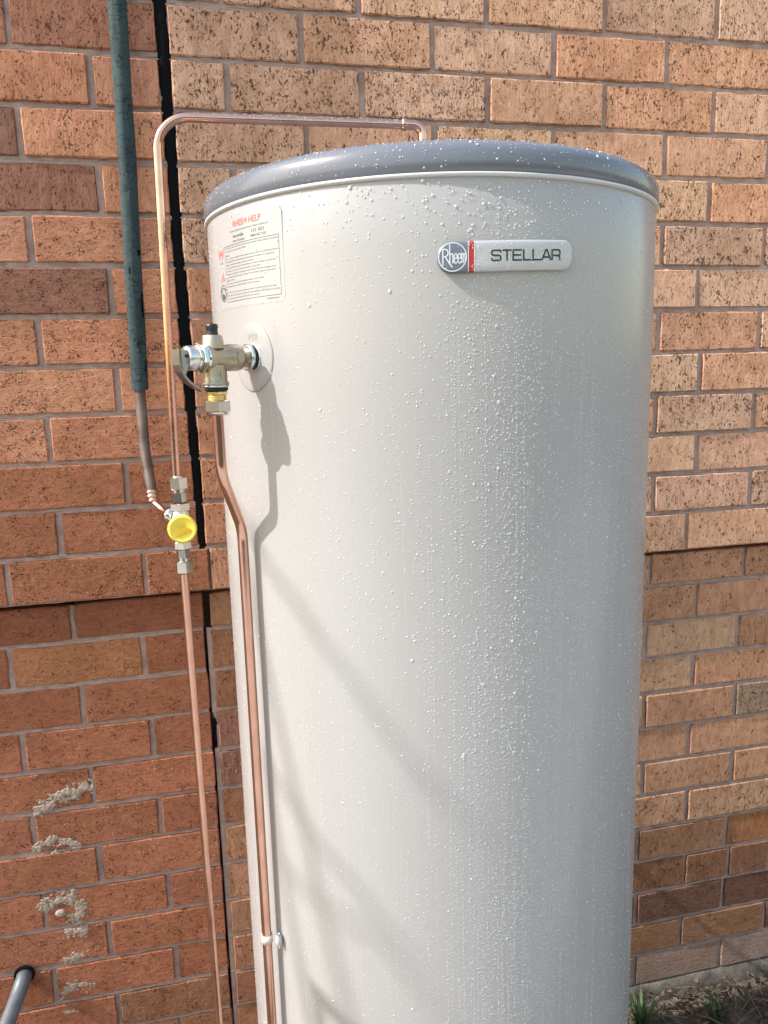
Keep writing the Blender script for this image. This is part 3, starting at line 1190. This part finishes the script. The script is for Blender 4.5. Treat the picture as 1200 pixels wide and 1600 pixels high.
# free droplets
while cnt < 17000 and tries < 190000:
    tries += 1
    azd = rd.uniform(-88, 62); z = rd.uniform(-.56, ZS - .006)
    pz = .75 + .25 * noise.noise(Vector((azd * .09, z * 5, 3))) * 2
    if rd.random() > density(azd) * pz: continue
    az = radians(azd)
    if on_badge(az, z): continue
    f = rd.random()
    r = .00042 + .00066 * rd.random() ** 2
    if f > .90: r = rd.uniform(.0008, .0013)
    if f > .99: r = rd.uniform(.0013, .0021)
    if z < -.05: r *= .85
    if z > .33 and azd > 8 : r *= .92
    shell_drop(mb, az, z, r, rd.uniform(.34, .52), .0004 if on_sticker(az, z) else 0)
    cnt += 1
# strings of fine beads down the run marks
for _ in range(900):
    azd = rd.gauss(12, 17) if rd.random() < .72 else rd.uniform(-80, 60)
    if not -85 < azd < 60: continue
    z = rd.uniform(-.50, ZS - .03); Ln = rd.uniform(.05, .32)
    zz = z; ph = rd.uniform(0, 9)
    rr = rd.uniform(.00040, .00068)
    while zz > max(z - Ln, -.58):
        az = radians(azd) + noise.noise(Vector((zz * 9, ph, 0))) * .006
        if not on_badge(az, zz):
            shell_drop(mb, az, zz, rr * rd.uniform(.75, 1.3), .5, .0004 if on_sticker(az, zz) else 0)
        zz -= rd.uniform(.0034, .0110)
# bigger beads just under the lid and beside the badge
for _ in range(60):
    azd = rd.gauss(0, 14); z = ZS - .01 - abs(rd.gauss(0, .035))
    if on_badge(radians(azd), z): continue
    shell_drop(mb, radians(azd), z, rd.uniform(.0007, .0016), .42)
mb.build('water_droplets', M_water, heater, kind='stuff')
# on the lid
mb = MB()


def lid_pt(az, s):
    # s: fraction along the outer profile (0 = bottom of the band, 1 = well onto the top)
    pr = LIDP[1:11]
    L = [0]
    for a, b in zip(pr[:-1], pr[1:]): L.append(L[-1] + math.hypot(b[0] - a[0], b[1] - a[1]))
    d = s * L[-1]
    for i in range(len(pr) - 1):
        if d <= L[i + 1] or i == len(pr) - 2:
            t = (d - L[i]) / (L[i + 1] - L[i])
            zz = pr[i][0] + (pr[i + 1][0] - pr[i][0]) * t; rr = pr[i][1] + (pr[i + 1][1] - pr[i][1]) * t
            tz = pr[i + 1][0] - pr[i][0]; tr = pr[i + 1][1] - pr[i][1]
            k = math.hypot(tz, tr); tz /= k; tr /= k
            e = Vector((sin(az), -cos(az), 0))
            return tk(az, rr, ZS + .001 + zz), (e * tz + Vector((0, 0, -tr))).normalized(), (e * tr + Vector((0, 0, tz))).normalized()


for _ in range(2300):
    az = radians(rd.uniform(-92, 62)); s = rd.random() ** .8
    P, n, t2 = lid_pt(az, s)
    f = rd.random()
    r = rd.uniform(.0003, .0007) if f < .78 else (rd.uniform(.0007, .0012) if f < .975 else rd.uniform(.0012, .0021))
    if s > .55: r *= 1.15
    drop(mb, P, n, t2.cross(n), t2, r, r * rd.uniform(.5, .75), 6 if r < .0009 else 9, .1)
mb.build('water_droplets', M_water, heater, kind='stuff')
mb = MB()
for _ in range(300):
    u = rd.uniform(BU0 + .002, BU1 - .002); v = rd.uniform(-BH, BH)
    d = bsd(u, v)
    if d < .001: continue
    az = u / TR
    n = Vector((sin(az), -cos(az), 0))
    r = rd.uniform(.00025, .0005) if rd.random() < .88 else rd.uniform(.0005, .0009)
    drop(mb, bpt(u, v, bh(d) + .0003), n, Vector((cos(az), sin(az), 0)), Vector((0, 0, 1)), r, r * .6, 6, .05)
mb.build('water_droplets', M_water, heater, kind='stuff')

# ------------------------------------------------------------------ relief valve
VN = Vector((sin(AZV), -cos(AZV), 0))
VB = Vector((-VN.y, VN.x, 0))                    # sideways, to the left of the valve as seen from outside
if VB.y > 0: VB = -VB
VO = tk(AZV, TR - .0035, 0)
VO.z = qz(1.5413) + ZG
valve = empty('relief_valve', VO.copy(), 'brass relief valve with a lever, screwed into the tank beside the label', 'valve')


def vpnt(s, b, z):      # s out from the tank, b sideways, z as read
    return Vector((VO.x, VO.y, 0)) + VN * s + VB * b + Vector((0, 0, qz(z) + ZG))


mb = MB()
lathe(mb, [(0, .0155), (.0035, .0155), (.0038, .0168), (.0050, .0168), (.0052, .0150)], VO, VN, 40)
mb.build('collar', M_steel, valve)
mb = MB()
lathe(mb, [(.0052, .0138), (.0085, .0138)], VO, VN, 40)
mb.build('gasket', M_rubber, valve)
mb = MB()
lathe(mb, [(.0085, .0140), (.0095, .0152), (.0122, .0152), (.0132, .0138)], VO, VN, 40)
mb.build('collar', M_steel, valve)
mb = MB()
lathe(mb, [(.0130, .0104), (.0200, .0104), (.0212, .0120), (.0225, .0142), (.0250, .0150), (.0360, .0152), (.0385, .0148), (.0410, .0138), (.0440, .0132), (.0560, .0134), (.0600, .0142), (.0625, .0148), (.0650, .0148)], VO, VN, 40)
lathe(mb, [(.008, .0128), (.0100, .0128), (.0150, .0130), (.0200, .0132), (.0262, .0133), (.0275, .0146), (.0290, .0150), (.0302, .0146)], vpnt(.0548, 0, 1.5413), Vector((0, 0, -1)), 40)
lathe(mb, [(.010, .0125), (.0190, .0118), (.0205, .0112), (.0240, .0110), (.0246, .0104)], vpnt(.0555, 0, 1.5413), Vector((0, 0, 1)), 36)
# raised boss and arrow cast on the sides
prism(mb, [(.0270, 1.5465), (.0325, 1.5475), (.0345, 1.5425), (.0325, 1.5355), (.0270, 1.5360)], lambda u, v, d: vpnt(u, d, v), .0125, .0158)
prism(mb, [(.0515, 1.5270), (.0560, 1.5270), (.0560, 1.5215), (.0575, 1.5215), (.0540, 1.5180), (.0520, 1.5215), (.0535, 1.5215), (.0535, 1.5255), (.0515, 1.5255)], lambda u, v, d: vpnt(u, d, v), .0118, .0138)
mb.build('valve_body', M_cast, valve)
mb = MB()
lathe(mb, [(.0650, .0138), (.0655, .0152), (.0672, .0152), (.0680, .0142), (.0690, .0142)], VO, VN, 36)
hexnut(mb, VO, VN, .0690, .0755, .0172, .3)
lathe(mb, [(.0755, .0140), (.0770, .0140), (.0775, .0150), (.0790, .0150), (.0796, .0138)], VO, VN, 36)
mb.build('bonnet', M_brassn, valve)
mb = MB()
lathe(mb, [(.0796, .0134), (.0815, .0136), (.0880, .0136), (.0905, .0130), (.0915, .0118), (.0918, .0080), (.0915, .0010)], VO, VN, 40)
mb.build('end_cap', M_steel, valve)
mb = MB()
lathe(mb, [(0, .0068), (.0020, .0068), (.0040, .0064), (.0080, .0064), (.0085, .0070), (.0120, .0068), (.0130, .0050)], vpnt(.0555, 0, 1.5656), Vector((0, 0, 1)), 24)
mb.build('indicator_cap', M_blackpl, valve)
# lever: two cheeks and a curved tail
mb = MB()
cheek = [(.0905, 1.5495), (.1022, 1.5500), (.1022, 1.5390), (.1008, 1.5310), (.0980, 1.5250), (.0955, 1.5240), (.0935, 1.5290), (.0915, 1.5350), (.0895, 1.5390), (.0885, 1.5440)]
prism(mb, cheek, lambda u, v, d: vpnt(u, d, v), .0062, .0080)
prism(mb, cheek, lambda u, v, d: vpnt(u, d, v), -.0080, -.0062)
cl_ = [(.1012, 1.5505), (.1012, 1.5420), (.1010, 1.5340), (.0992, 1.5270), (.0955, 1.5205), (.0905, 1.5155), (.0840, 1.5110), (.0780, 1.5080), (.0745, 1.5055)]
vs = []
for i, (s_, z_) in enumerate(cl_):
    a = Vector(cl_[max(i - 1, 0)]); b = Vector(cl_[min(i + 1, len(cl_) - 1)])
    t = (b - a).normalized(); nn = Vector((-t.y, t.x)) * .0014
    w = .0080 if i < 4 else .0076 - .0007 * (i - 3)
    for (sg_, ww) in ((1, w), (1, -w), (-1, -w), (-1, w)):
        vs.append(vpnt(s_ + nn.x * sg_, ww, z_ + nn.y * sg_))
n = len(cl_)
mb.add(vs, [(i * 4 + j, i * 4 + (j + 1) % 4, (i + 1) * 4 + (j + 1) % 4, (i + 1) * 4 + j) for i in range(n - 1) for j in range(4)] + [(3, 2, 1, 0), (n * 4 - 4, n * 4 - 3, n * 4 - 2, n * 4 - 1)], False)
lever = mb.build('lever', M_lever, valve)
mb = MB()
lathe(mb, [(-.0092, .0019), (.0092, .0019)], vpnt(.0935, 0, 1.5435), VB, 12)
mb.build('pin', M_black, lever)
# outlet
oz = Vector((0, 0, -1))
oo = vpnt(.0550, 0, 1.5110)
mb = MB()
lathe(mb, [(0, .0135), (.0004, .0146), (.0022, .0146), (.0026, .0130)], oo, oz, 36)
mb.build('washer', M_steel, valve)
mb = MB()
lathe(mb, [(.0026, .0120), (.0032, .0136), (.0060, .0132), (.0066, .0115)], oo, oz, 30)
mb.build('gasket', M_rubber, valve)
mb = MB()
hexnut(mb, oo, oz, .0066, .0112, .0128, .2)
lathe(mb, [(.0112, .0108), (.0175, .0108)], oo, oz, 24)
for q in range(3):
    lathe(mb, [(.0118 + q * .0018, .0108), (.0126 + q * .0018, .0118), (.0134 + q * .0018, .0108)], oo, oz, 24, False)
mb.build('brass_fitting', M_brass, valve)
mb = MB()
hexnut(mb, oo, oz, .0172, .0300, .0158, .1)
lathe(mb, [(.0300, .0128), (.0335, .0122), (.0338, .0070)], oo, oz, 30)
mb.build('compression_nut', M_brassn, valve)

# ------------------------------------------------------------------ relief drain pipe
PR = .00635
pd = empty('drain_pipe', V3(TX + sin(radians(-63.5)) * .3165, TY - cos(radians(-63.5)) * .3165, -ZG), 'bent copper drain pipe running down the tank from under the brass relief valve', 'pipe')
top = vpnt(.0550, 0, 1.4780)
lowA = tk(radians(-63.6), TR + .0155, 0)
path = fillet([top, Vector((top.x, top.y, qz(1.408) + ZG)), Vector((lowA.x, lowA.y, qz(1.337) + ZG)), Vector((lowA.x, lowA.y, .12))], [.055, .055], 14)
dn = []
for a, b in zip(path[:-1], path[1:]):
    k = max(1, int((b - a).length / .05))
    dn += [a + (b - a) * i / k for i in range(k)]
dn.append(path[-1])
mb = MB(); tube(mb, dn, PR, 20); mb.build('copper_tube', M_copper, pd)
# saddle strap with a dab of sealant
clp = empty('pipe_clip', Vector((lowA.x, lowA.y, qz(.770) + ZG)), 'small cream pipe clip with a white tab, round the drain pipe low on the tank', 'pipe clip')
zc = qz(.7705) + ZG
mb = MB(); vs = []
na = 30
for i in range(na + 1):
    t = radians(-10 + 290 * i / na)
    for (rr, zz) in ((PR + .0002, -.0058), (PR + .0014, -.0058), (PR + .0014, .0058), (PR + .0002, .0058)):
        vs.append(Vector((lowA.x + cos(t + 2.6) * rr, lowA.y + sin(t + 2.6) * rr, zc + zz)))
mb.add(vs, [(i * 4 + j, (i + 1) * 4 + j, (i + 1) * 4 + (j + 1) % 4, i * 4 + (j + 1) % 4) for i in range(na) for j in range(4)] + [(0, 1, 2, 3), (na * 4 + 3, na * 4 + 2, na * 4 + 1, na * 4)])
mb.build('band', M_clip, clp)
mb = MB(); vs = []
ring = 12
ct = tk(radians(-61.9), TR + .004, 0)
for i in range(7):
    t = i / 6
    for k in range(ring):
        a = 2 * pi * k / ring
        w = .0065 * sin(pi * min(.97, max(.06, t * .85 + .15))) * (1 + .18 * sin(5 * a + i))
        n_ = Vector((sin(radians(-60)), -cos(radians(-60)), 0)); t_ = Vector((cos(radians(-60)), sin(radians(-60)), 0))
        vs.append(Vector((ct.x, ct.y, zc + .009 - t * .021)) + t_ * (cos(a) * w * .62 + .0045 + t * .002) + n_ * (sin(a) * w * .75 + .002))
mb.add(vs, [(i * ring + k, i * ring + (k + 1) % ring, (i + 1) * ring + (k + 1) % ring, (i + 1) * ring + k) for i in range(6) for k in range(ring)] + [tuple(range(ring)), tuple(range(6 * ring + ring - 1, 6 * ring - 1, -1))])
mb.build('sealant_dab', M_seam, clp)

# ------------------------------------------------------------------ copper supply pipes and tempering valve
CX, CY = -.2478, -.300
HZ = .7595
hot = empty('copper_pipe', V3(CX, CY, .270), 'bright copper pipe looping from the yellow capped valve up and over to the tank top', 'pipe')
mb = MB()
path = fillet([V3(-.2490, CY, .262), V3(-.2405, CY, HZ - .0005), V3(.112, CY, HZ + .0030)], [.045], 18)
dn = []
for a, b in zip(path[:-1], path[1:]):
    k = max(1, int((b - a).length / .04)); dn += [a + (b - a) * i / k for i in range(k)]
dn.append(path[-1])
mb2 = tube(mb, dn, PR, 20)
mb.build('copper_tube', M_copper, hot)
mb = MB()
ep = fillet([V3(.1085, CY, HZ + .003), V3(.1395, CY, HZ + .003), V3(.1395, CY, HZ - .026)], [.018], 12)
tube(mb, ep, PR + .0009, 20)
for (s_, rr) in ((.1115, PR + .0016),):
    lathe(mb, [(-.004, PR + .0008), (-.003, PR + .0024), (.003, PR + .0024), (.004, PR + .0010)], V3(s_, CY, HZ + .003), Vector((1, 0, 0)), 20)
lathe(mb, [(-.003, PR + .0008), (-.002, PR + .0022), (.003, PR + .0022), (.004, PR + .0008)], V3(.1395, CY, HZ - .022), Vector((0, 0, 1)), 20)
mb.build('elbow', M_copper, hot)
mb = MB()
tube(mb, [V3(.1395, CY, HZ - .02), V3(.1395, CY, .648)], PR, 20)
mb.build('copper_tube', M_copper, hot)
mb = MB()
hexnut(mb, V3(.1395, CY, .650), Vector((0, 0, 1)), -.006, .012, .016)
mb.build('tank_nut', M_brassn, hot)
# dew on the horizontal run
mb = MB()
for _ in range(240):
    x = rd.uniform(-.19, .105); a = rd.gauss(.2, .75)
    n_ = Vector((0, -sin(a), cos(a)))
    P = V3(x, CY, HZ + .003 * (x + .24) / .35) + n_ * PR
    r = rd.uniform(.0003, .0009)
    drop(mb, P, n_, Vector((1, 0, 0)), n_.cross(Vector((1, 0, 0))), r, r * .7, 6, 0)
for _ in range(160):
    z = rd.uniform(.29, .69); a = rd.uniform(-1.5, .9)
    n_ = Vector((sin(a), -cos(a), 0))
    P = V3(-.249 + (z - .262) * .0171, CY, z) + n_ * PR
    r = rd.uniform(.0003, .0006)
    drop(mb, P, n_, Vector((cos(a), sin(a), 0)), Vector((0, 0, 1)), r, r * .6, 6, .1)
mb.build('water_droplets', M_water, hot, kind='stuff')

tv = empty('tempering_valve', V3(-.2472, CY, qz(1.30)), 'silvery hex fitted mixing valve with a round yellow cap, between the copper pipes', 'valve')
dnv = Vector((0, 0, -1))


def tz(z): return Vector((-.2470, CY, qz(z) + ZG))


for (zt, zb, r, rot, nm) in ((1.3752, 1.3570, .0140, .15, 'compression_nut'), (1.3525, 1.3370, .0112, .32, 'hex_adaptor'), (1.3365, 1.3245, .0156, .05, 'union_nut'), (1.2775, 1.2660, .0138, .1, 'union_nut'), (1.2655, 1.2520, .0104, .3, 'hex_adaptor'), (1.2468, 1.2290, .0136, .2, 'compression_nut')):
    mb = MB()
    hexnut(mb, tz(zt), dnv, 0, zt - zb, r, rot)
    if zt > 1.37:
        lathe(mb, [(-.0022, .0068), (-.0020, .0088), (.001, .0100)], tz(zt), dnv, 24)
        lathe(mb, [(zt - zb, .0096), (zt - 1.3525, .0096)], tz(zt), dnv, 24)
    if abs(zt - 1.2468) < 1e-6:
        lathe(mb, [(-.0056, .0086), (.001, .0086)], tz(zt), dnv, 24)
        lathe(mb, [(zt - zb - .001, .0102), (zt - zb + .0016, .0092), (zt - zb + .0018, .0066)], tz(zt), dnv, 24)
    mb.build(nm, M_brassn, tv)
mb = MB()
lathe(mb, [(0, .0120), (.003, .0132), (.012, .0150), (.018, .0165), (.030, .0165), (.036, .0150), (.045, .0130), (.0480, .0118)], tz(1.3245), dnv, 36)
lathe(mb, [(0, .0150), (.018, .0150), (.020, .0172), (.028, .0172), (.0285, .0160)], tz(1.3005) + Vector((0, .004, 0)), Vector((.05, -1, .02)), 40)
lathe(mb, [(0, .0115), (.020, .0115), (.021, .0140), (.030, .0140), (.031, .0110)], tz(1.3050), Vector((-.55, .75, .38)), 28)
mb.build('valve_body', M_brassn, tv)
ca = Vector((.03, -1, .06)).normalized()
co = tz(1.3000) + Vector((.0018, -.0165, 0))
mb = MB()
rp = []
SEG = 72
a_, b_, c_ = frame(ca)
for (s_, r, rip) in ((-.010, .0198, .0004), (-.004, .0206, .0005), (.006, .0212, .0005), (.0095, .0208, .0003), (.0118, .0196, 0), (.0126, .0180, 0)):
    for k in range(SEG):
        t = 2 * pi * k / SEG
        rr = r + (rip if k % 2 else -rip)
        rp.append(co + a_ * s_ + (b_ * cos(t) + c_ * sin(t)) * rr)
mb.add(rp, [(i * SEG + k, (i + 1) * SEG + k, (i + 1) * SEG + (k + 1) % SEG, i * SEG + (k + 1) % SEG) for i in range(5) for k in range(SEG)])
for i in range(6):
    pass
fr = rp[-SEG:]
r2 = [co + a_ * .0112 + (b_ * cos(2 * pi * k / SEG) + c_ * sin(2 * pi * k / SEG)) * .0150 for k in range(SEG)]
r3 = [co + a_ * .0108 + (b_ * cos(2 * pi * k / SEG) + c_ * sin(2 * pi * k / SEG)) * .0010 for k in range(SEG)]
mb.add(fr + r2 + r3, [(j * SEG + k, (j + 1) * SEG + k, (j + 1) * SEG + (k + 1) % SEG, j * SEG + (k + 1) % SEG) for j in range(2) for k in range(SEG)] + [tuple(2 * SEG + k for k in range(SEG))])
cap = mb.build('cap', M_yellow, tv)
mb = MB()
# right-hand direction as seen by someone facing the cap
rt = Vector((1, 0, 0)) - ca * ca.x; rt.normalize(); up_ = rt.cross(-ca); up_ = up_ if up_.z > 0 else -up_
tri = [(-.0090, -.0080), (.0120, -.0010), (.0015, .0070)]


def capf(u, v, d): return co + rt * (u + .0005) + up_ * (v - .002) + ca * d


prism(mb, tri, capf, .0108, .0119)
stroke(mb, [(p[0] * 1.12, p[1] * 1.12) for p in tri], .0010, lambda u, v: capf(u, v, .0126), True)
mb.build('arrow', simple('recess_shaded_yellow', (.66, .43, .03), .4), cap)  # same plastic as the cap; the recess's deeper shade is put into the colour

cold = empty('copper_pipe', V3(-.2484, CY, -ZG), 'bright copper pipe running straight down from below the yellow capped valve', 'pipe')
mb = MB()
tube(mb, [V3(-.2486 + .0035 * i / 20, CY, .115 - 1.18 * i / 20) for i in range(21)], PR, 20)
mb.build('copper_tube', M_copper, cold)

# old lagged pipe coming down the wall and turning out to the valve
old = empty('lagged_pipe', V3(-.305, -.022, .40), 'old pipe in cracked dark green lagging coming down the wall, bare at its lower end', 'pipe')
mb = MB()
pts = [V3(-.296, -.0235, 1.38), V3(-.298, -.0235, 1.015), V3(-.302, -.0235, .82), V3(-.307, -.0235, .614), V3(-.3125, -.0235, .386)]
dn = []
for a, b in zip(pts[:-1], pts[1:]):
    dn += [a + (b - a) * i / 22 for i in range(22)]
dn.append(pts[-1])
seg = 28
vs = []
for i, p in enumerate(dn):
    w = Vector((noise.noise(Vector((p.z * 6, 0, 0))) * .0010, 0, 0))
    for k in range(seg):
        t = 2 * pi * k / seg
        rr = .0146 + noise.noise(Vector((cos(t) * 2, sin(t) * 2, p.z * 14))) * .0011 + noise.noise(Vector((cos(t) * 6, sin(t) * 6, p.z * 60))) * .0005
        dz = 0
        if i == len(dn) - 1: dz = noise.noise(Vector((cos(t) * 1.5, sin(t) * 1.5, 4))) * .006; rr *= .97
        vs.append(p + w + Vector((cos(t) * rr, sin(t) * rr, dz)))
fs = []
gaps = {(73, 24), (73, 25), (72, 25), (73, 23), (74, 24), (74, 25), (75, 25), (80, 21), (80, 22), (81, 22), (65, 24), (65, 25), (68, 19), (83, 25), (84, 25), (84, 24)}
for i in range(len(dn) - 1):
    for k in range(seg):
        if (i, k) in gaps: continue
        fs.append((i * seg + k, i * seg + (k + 1) % seg, (i + 1) * seg + (k + 1) % seg, (i + 1) * seg + k))
mb.add(vs, fs)
# lagging thickness at its torn lower end
vi = []
for k in range(seg):
    vi.append(vs[-seg + k])
for k in range(seg):
    t = 2 * pi * k / seg
    vi.append(pts[-1] + Vector((cos(t) * .0098, sin(t) * .0098, .004)))
mb.add(vi, [(k, seg + k, seg + (k + 1) % seg, (k + 1) % seg) for k in range(seg)])
# inner face seen through the tears
lathe(mb, [(0, .0118), (.9, .0118)], V3(-.3115, -.0235, .40), Vector((.015, 0, 1)), 20, False)
mb.build('lagging', M_lag, old)
mb = MB()
op = fillet([V3(-.3115, -.0235, .46), V3(-.3130, -.0235, .386), V3(-.3128, -.0330, .285), V3(-.3035, -.0640, .2030)], [.25, .12], 12)
tube(mb, op, .0094, 22)
mb.build('bare_pipe', M_oldcu, old)
for zz in ((.3565, .3545), (.3215, .3195, .3180)):
  mb = MB()
  for z in zz:
    tube(mb, [V3(-.3132 + cos(2 * pi * k / 18) * .0099, -.0245 + sin(2 * pi * k / 18) * .0099, z + .0012 * cos(2 * pi * k / 18)) for k in range(19)], .0007, 6)
  mb.build('wire_tie', M_steel, old)
d_ = (op[-1] - op[-2]).normalized()
mb = MB()
lathe(mb, [(-.002, .0096), (0, .0112), (.0035, .0116), (.005, .0100), (.0065, .0100), (.0080, .0114), (.0115, .0112), (.0130, .0092), (.0145, .0088), (.0160, .0100), (.0190, .0096), (.0205, .0074)], op[-1] - d_ * .004, d_, 28)
mb.build('reducer', M_dullcu, old)
mb = MB()
e0 = op[-1] + d_ * .014
tube(mb, fillet([e0, V3(-.2815, -.092, .1730), V3(-.2550, -.288, .1880)], [.03], 10), PR * .94, 18)
mb.build('copper_tube', M_dullcu, old)

# grey conduit out of the wall, lower left
con = empty('grey_conduit', V3(-.6334, .018, -.775), 'grey pipe end poking out of a hole low on the left wall', 'pipe')
mb = MB()
cp = fillet([V3(-.6300, .060, -.766), V3(-.6345, .000, -.7790), V3(-.690, -.075, -.90), V3(-.76, -.12, -1.08)], [.04, .12], 10)
tube(mb, cp, .0148, 24)
mb.build('tube', M_grey, con)
mb = MB()
lathe(mb, [(0, .0150), (-.0012, .0178), (-.0016, .0192), (.004, .0200)], V3(-.6330, .0165, -.7730), Vector((0, 1, 0)), 30, False)
mb.build('dark_hole_ring', M_foam, con)  # black ring standing in for the dark inside the hole round the tube

# ------------------------------------------------------------------ ground cover at the foot of the wall
rg = random.Random(31)
mb = MB()
for _ in range(7500):
    x = rg.uniform(.35, 1.75); y = -.005 - .8 * rg.random() ** 1.1
    if (x - TX) ** 2 + (y - TY) ** 2 < .31 ** 2: continue
    L = rg.uniform(.006, .022); w = L * rg.uniform(.25, .6)
    yaw = rg.uniform(0, 6.28); z = rg.uniform(.0, .022) + max(0, .03 + y * .3); curl = rg.uniform(-.5, .9)
    d = Vector((cos(yaw), sin(yaw), rg.uniform(-.4, .4))).normalized(); s_ = Vector((-sin(yaw), cos(yaw), rg.uniform(-.5, .5))).normalized()
    up = d.cross(s_).normalized(); c0 = Vector((x, y, z + .004))
    vs = []
    for t, ww in ((-1, .15), (-.4, .9), (.3, 1), (1, .1)):
        for q in (-1, 0, 1):
            vs.append(c0 + d * (t * L / 2) + s_ * (q * w * ww / 2) + up * (curl * w * (abs(q) * .5 + t * t * .4)))
    mb.add(vs, [(i * 3 + j, i * 3 + j + 1, (i + 1) * 3 + j + 1, (i + 1) * 3 + j) for i in range(3) for j in range(2)])
tag(mb.build('leaf_litter', M_litter), 'brown dead leaf litter on the soil at the foot of the wall, lower right', 'leaf litter', None, 'stuff')
mb = MB()
for _ in range(1500):
    x = rg.uniform(.35, 1.75); y = rg.uniform(-.9, -.01)
    if (x - TX) ** 2 + (y - TY) ** 2 < .31 ** 2: continue
    L = rg.uniform(.02, .10); yaw = rg.uniform(0, 6.28)
    p0 = Vector((x, y, rg.uniform(.002, .025) + max(0, .03 + y * .3))); d = Vector((cos(yaw), sin(yaw), rg.uniform(-.15, .35)))
    p1 = p0 + d * L * .5 + Vector((0, 0, .004)); p2 = p0 + d * L + Vector((rg.uniform(-.01, .01), rg.uniform(-.01, .01), -.006))
    tube(mb, [p0, p1, p2], [rg.uniform(.0005, .0011)] * 3, 4, False)
tag(mb.build('dry_grass', M_straw), 'dry straw coloured grass stalks strewn over the leaf litter, lower right', 'dry grass', None, 'stuff')


def tuft(x, y, n, h, spread, label, seed):
    r = random.Random(seed)
    root = empty('grass_tuft', Vector((x, y, 0)), label, 'grass tuft', 'green grass tufts by the wall')
    for _ in range(n):
        a = r.uniform(0, 6.28); H = h * r.uniform(.35, 1.0); w = r.uniform(.0018, .0042)
        ln = r.uniform(.15, 1.0) * spread
        d = Vector((cos(a), sin(a), 0)); s_ = Vector((-sin(a), cos(a), 0))
        b0 = Vector((x + r.uniform(-.012, .012), y + r.uniform(-.012, .012), -.002))
        m1 = MB(); vs = []
        for i in range(7):
            t = i / 6
            c = b0 + d * (ln * t * t) + Vector((0, 0, H * (t - .30 * ln / max(h, .01) * t * t)))
            ww = w * (1 - t ** 1.8) + .0002
            fold = Vector((0, 0, -.3 * ww)) + d * (.3 * ww)
            vs += [c - s_ * ww, c + fold, c + s_ * ww]
        m1.add(vs, [(i * 3 + j, i * 3 + j + 1, (i + 1) * 3 + j + 1, (i + 1) * 3 + j) for i in range(6) for j in range(2)])
        m1.build('blade', M_grass, root)


tuft(.705, -.075, 62, .135, .09, 'taller dark green grass tuft at the foot of the wall, right beside the tank', 1)
tuft(.905, -.075, 24, .095, .06, 'small sparse green grass tuft in the dead leaves, in the lower right corner', 2)

# ------------------------------------------------------------------ bare tree beyond the left edge, whose twigs shade the tank
tree = empty('bare_tree', Vector((-3.9, -1.5, 0)), 'bare tree beyond the left edge, its twig shadows falling on the tank', 'tree')


def wob(a, b, n, amp, seed):
    out = []
    for i in range(n + 1):
        t = i / n
        p = a + (b - a) * t
        k = sin(pi * t) * amp
        out.append(p + Vector((noise.noise(Vector((t * 3, seed, 0))), noise.noise(Vector((t * 3, seed, 5))), noise.noise(Vector((t * 3, seed, 9))))) * k)
    return out


mb = MB()
tr_ = wob(Vector((-3.9, -1.5, -.05)), Vector((-3.5, -1.1, 5.6)), 16, .25, 1)
tube(mb, tr_, [.12 - .09 * i / 16 for i in range(17)], 12)
mb.build('trunk', M_bark, tree)


def twig(pts, t, r0, r1, seed):
    P = [V3(*p) + SUN_DIR * (t + .15 * i) for i, p in enumerate(pts)]
    path = []
    for a, b in zip(P[:-1], P[1:]):
        path += wob(a, b, 5, .02, seed)[:-1]
    path.append(P[-1])
    m_ = MB(); tube(m_, path, [r0 + (r1 - r0) * i / (len(path) - 1) for i in range(len(path))], 8)
    m_.build('branch', M_bark, tree)
    return path


a = twig([(-.20, -.49, .27), (-.133, -.561, .173), (-.073, -.629, .085), (-.002, -.672, -.024), (.076, -.694, -.129)], 3.6, .0054, .0042, 2)
b = twig([(-.17, -.53, -.07), (-.122, -.577, -.133), (-.055, -.642, -.217), (.007, -.676, -.301)], 3.8, .0050, .0040, 3)
c = twig([(-.15, -.55, -.21), (-.12, -.58, -.249), (-.028, -.659, -.281), (.028, -.683, -.371)], 3.9, .0046, .0038, 4)
d = twig([(-.105, -.595, -.395), (-.09, -.61, -.41), (-.06, -.64, -.43)], 2.0, .009, .011, 5)
for q, tgt in ((a, 9), (b, 8), (c, 8), (d, 7)):
    m_ = MB(); ln_ = wob(tr_[tgt], q[0], 8, .12, tgt)
    tube(m_, ln_, [.009 - .003 * i / 8 for i in range(9)], 8); m_.build('branch', M_bark, tree)
for i in range(9):
    m_ = MB(); s_ = tr_[6 + i]
    e_ = s_ + Vector((random.uniform(-1.6, -.6), random.uniform(-1.6, -.3), random.uniform(.3, 1.3)))
    tube(m_, wob(s_, e_, 8, .2, 30 + i), [.03 - .025 * k / 8 for k in range(9)], 7); m_.build('branch', M_bark, tree)
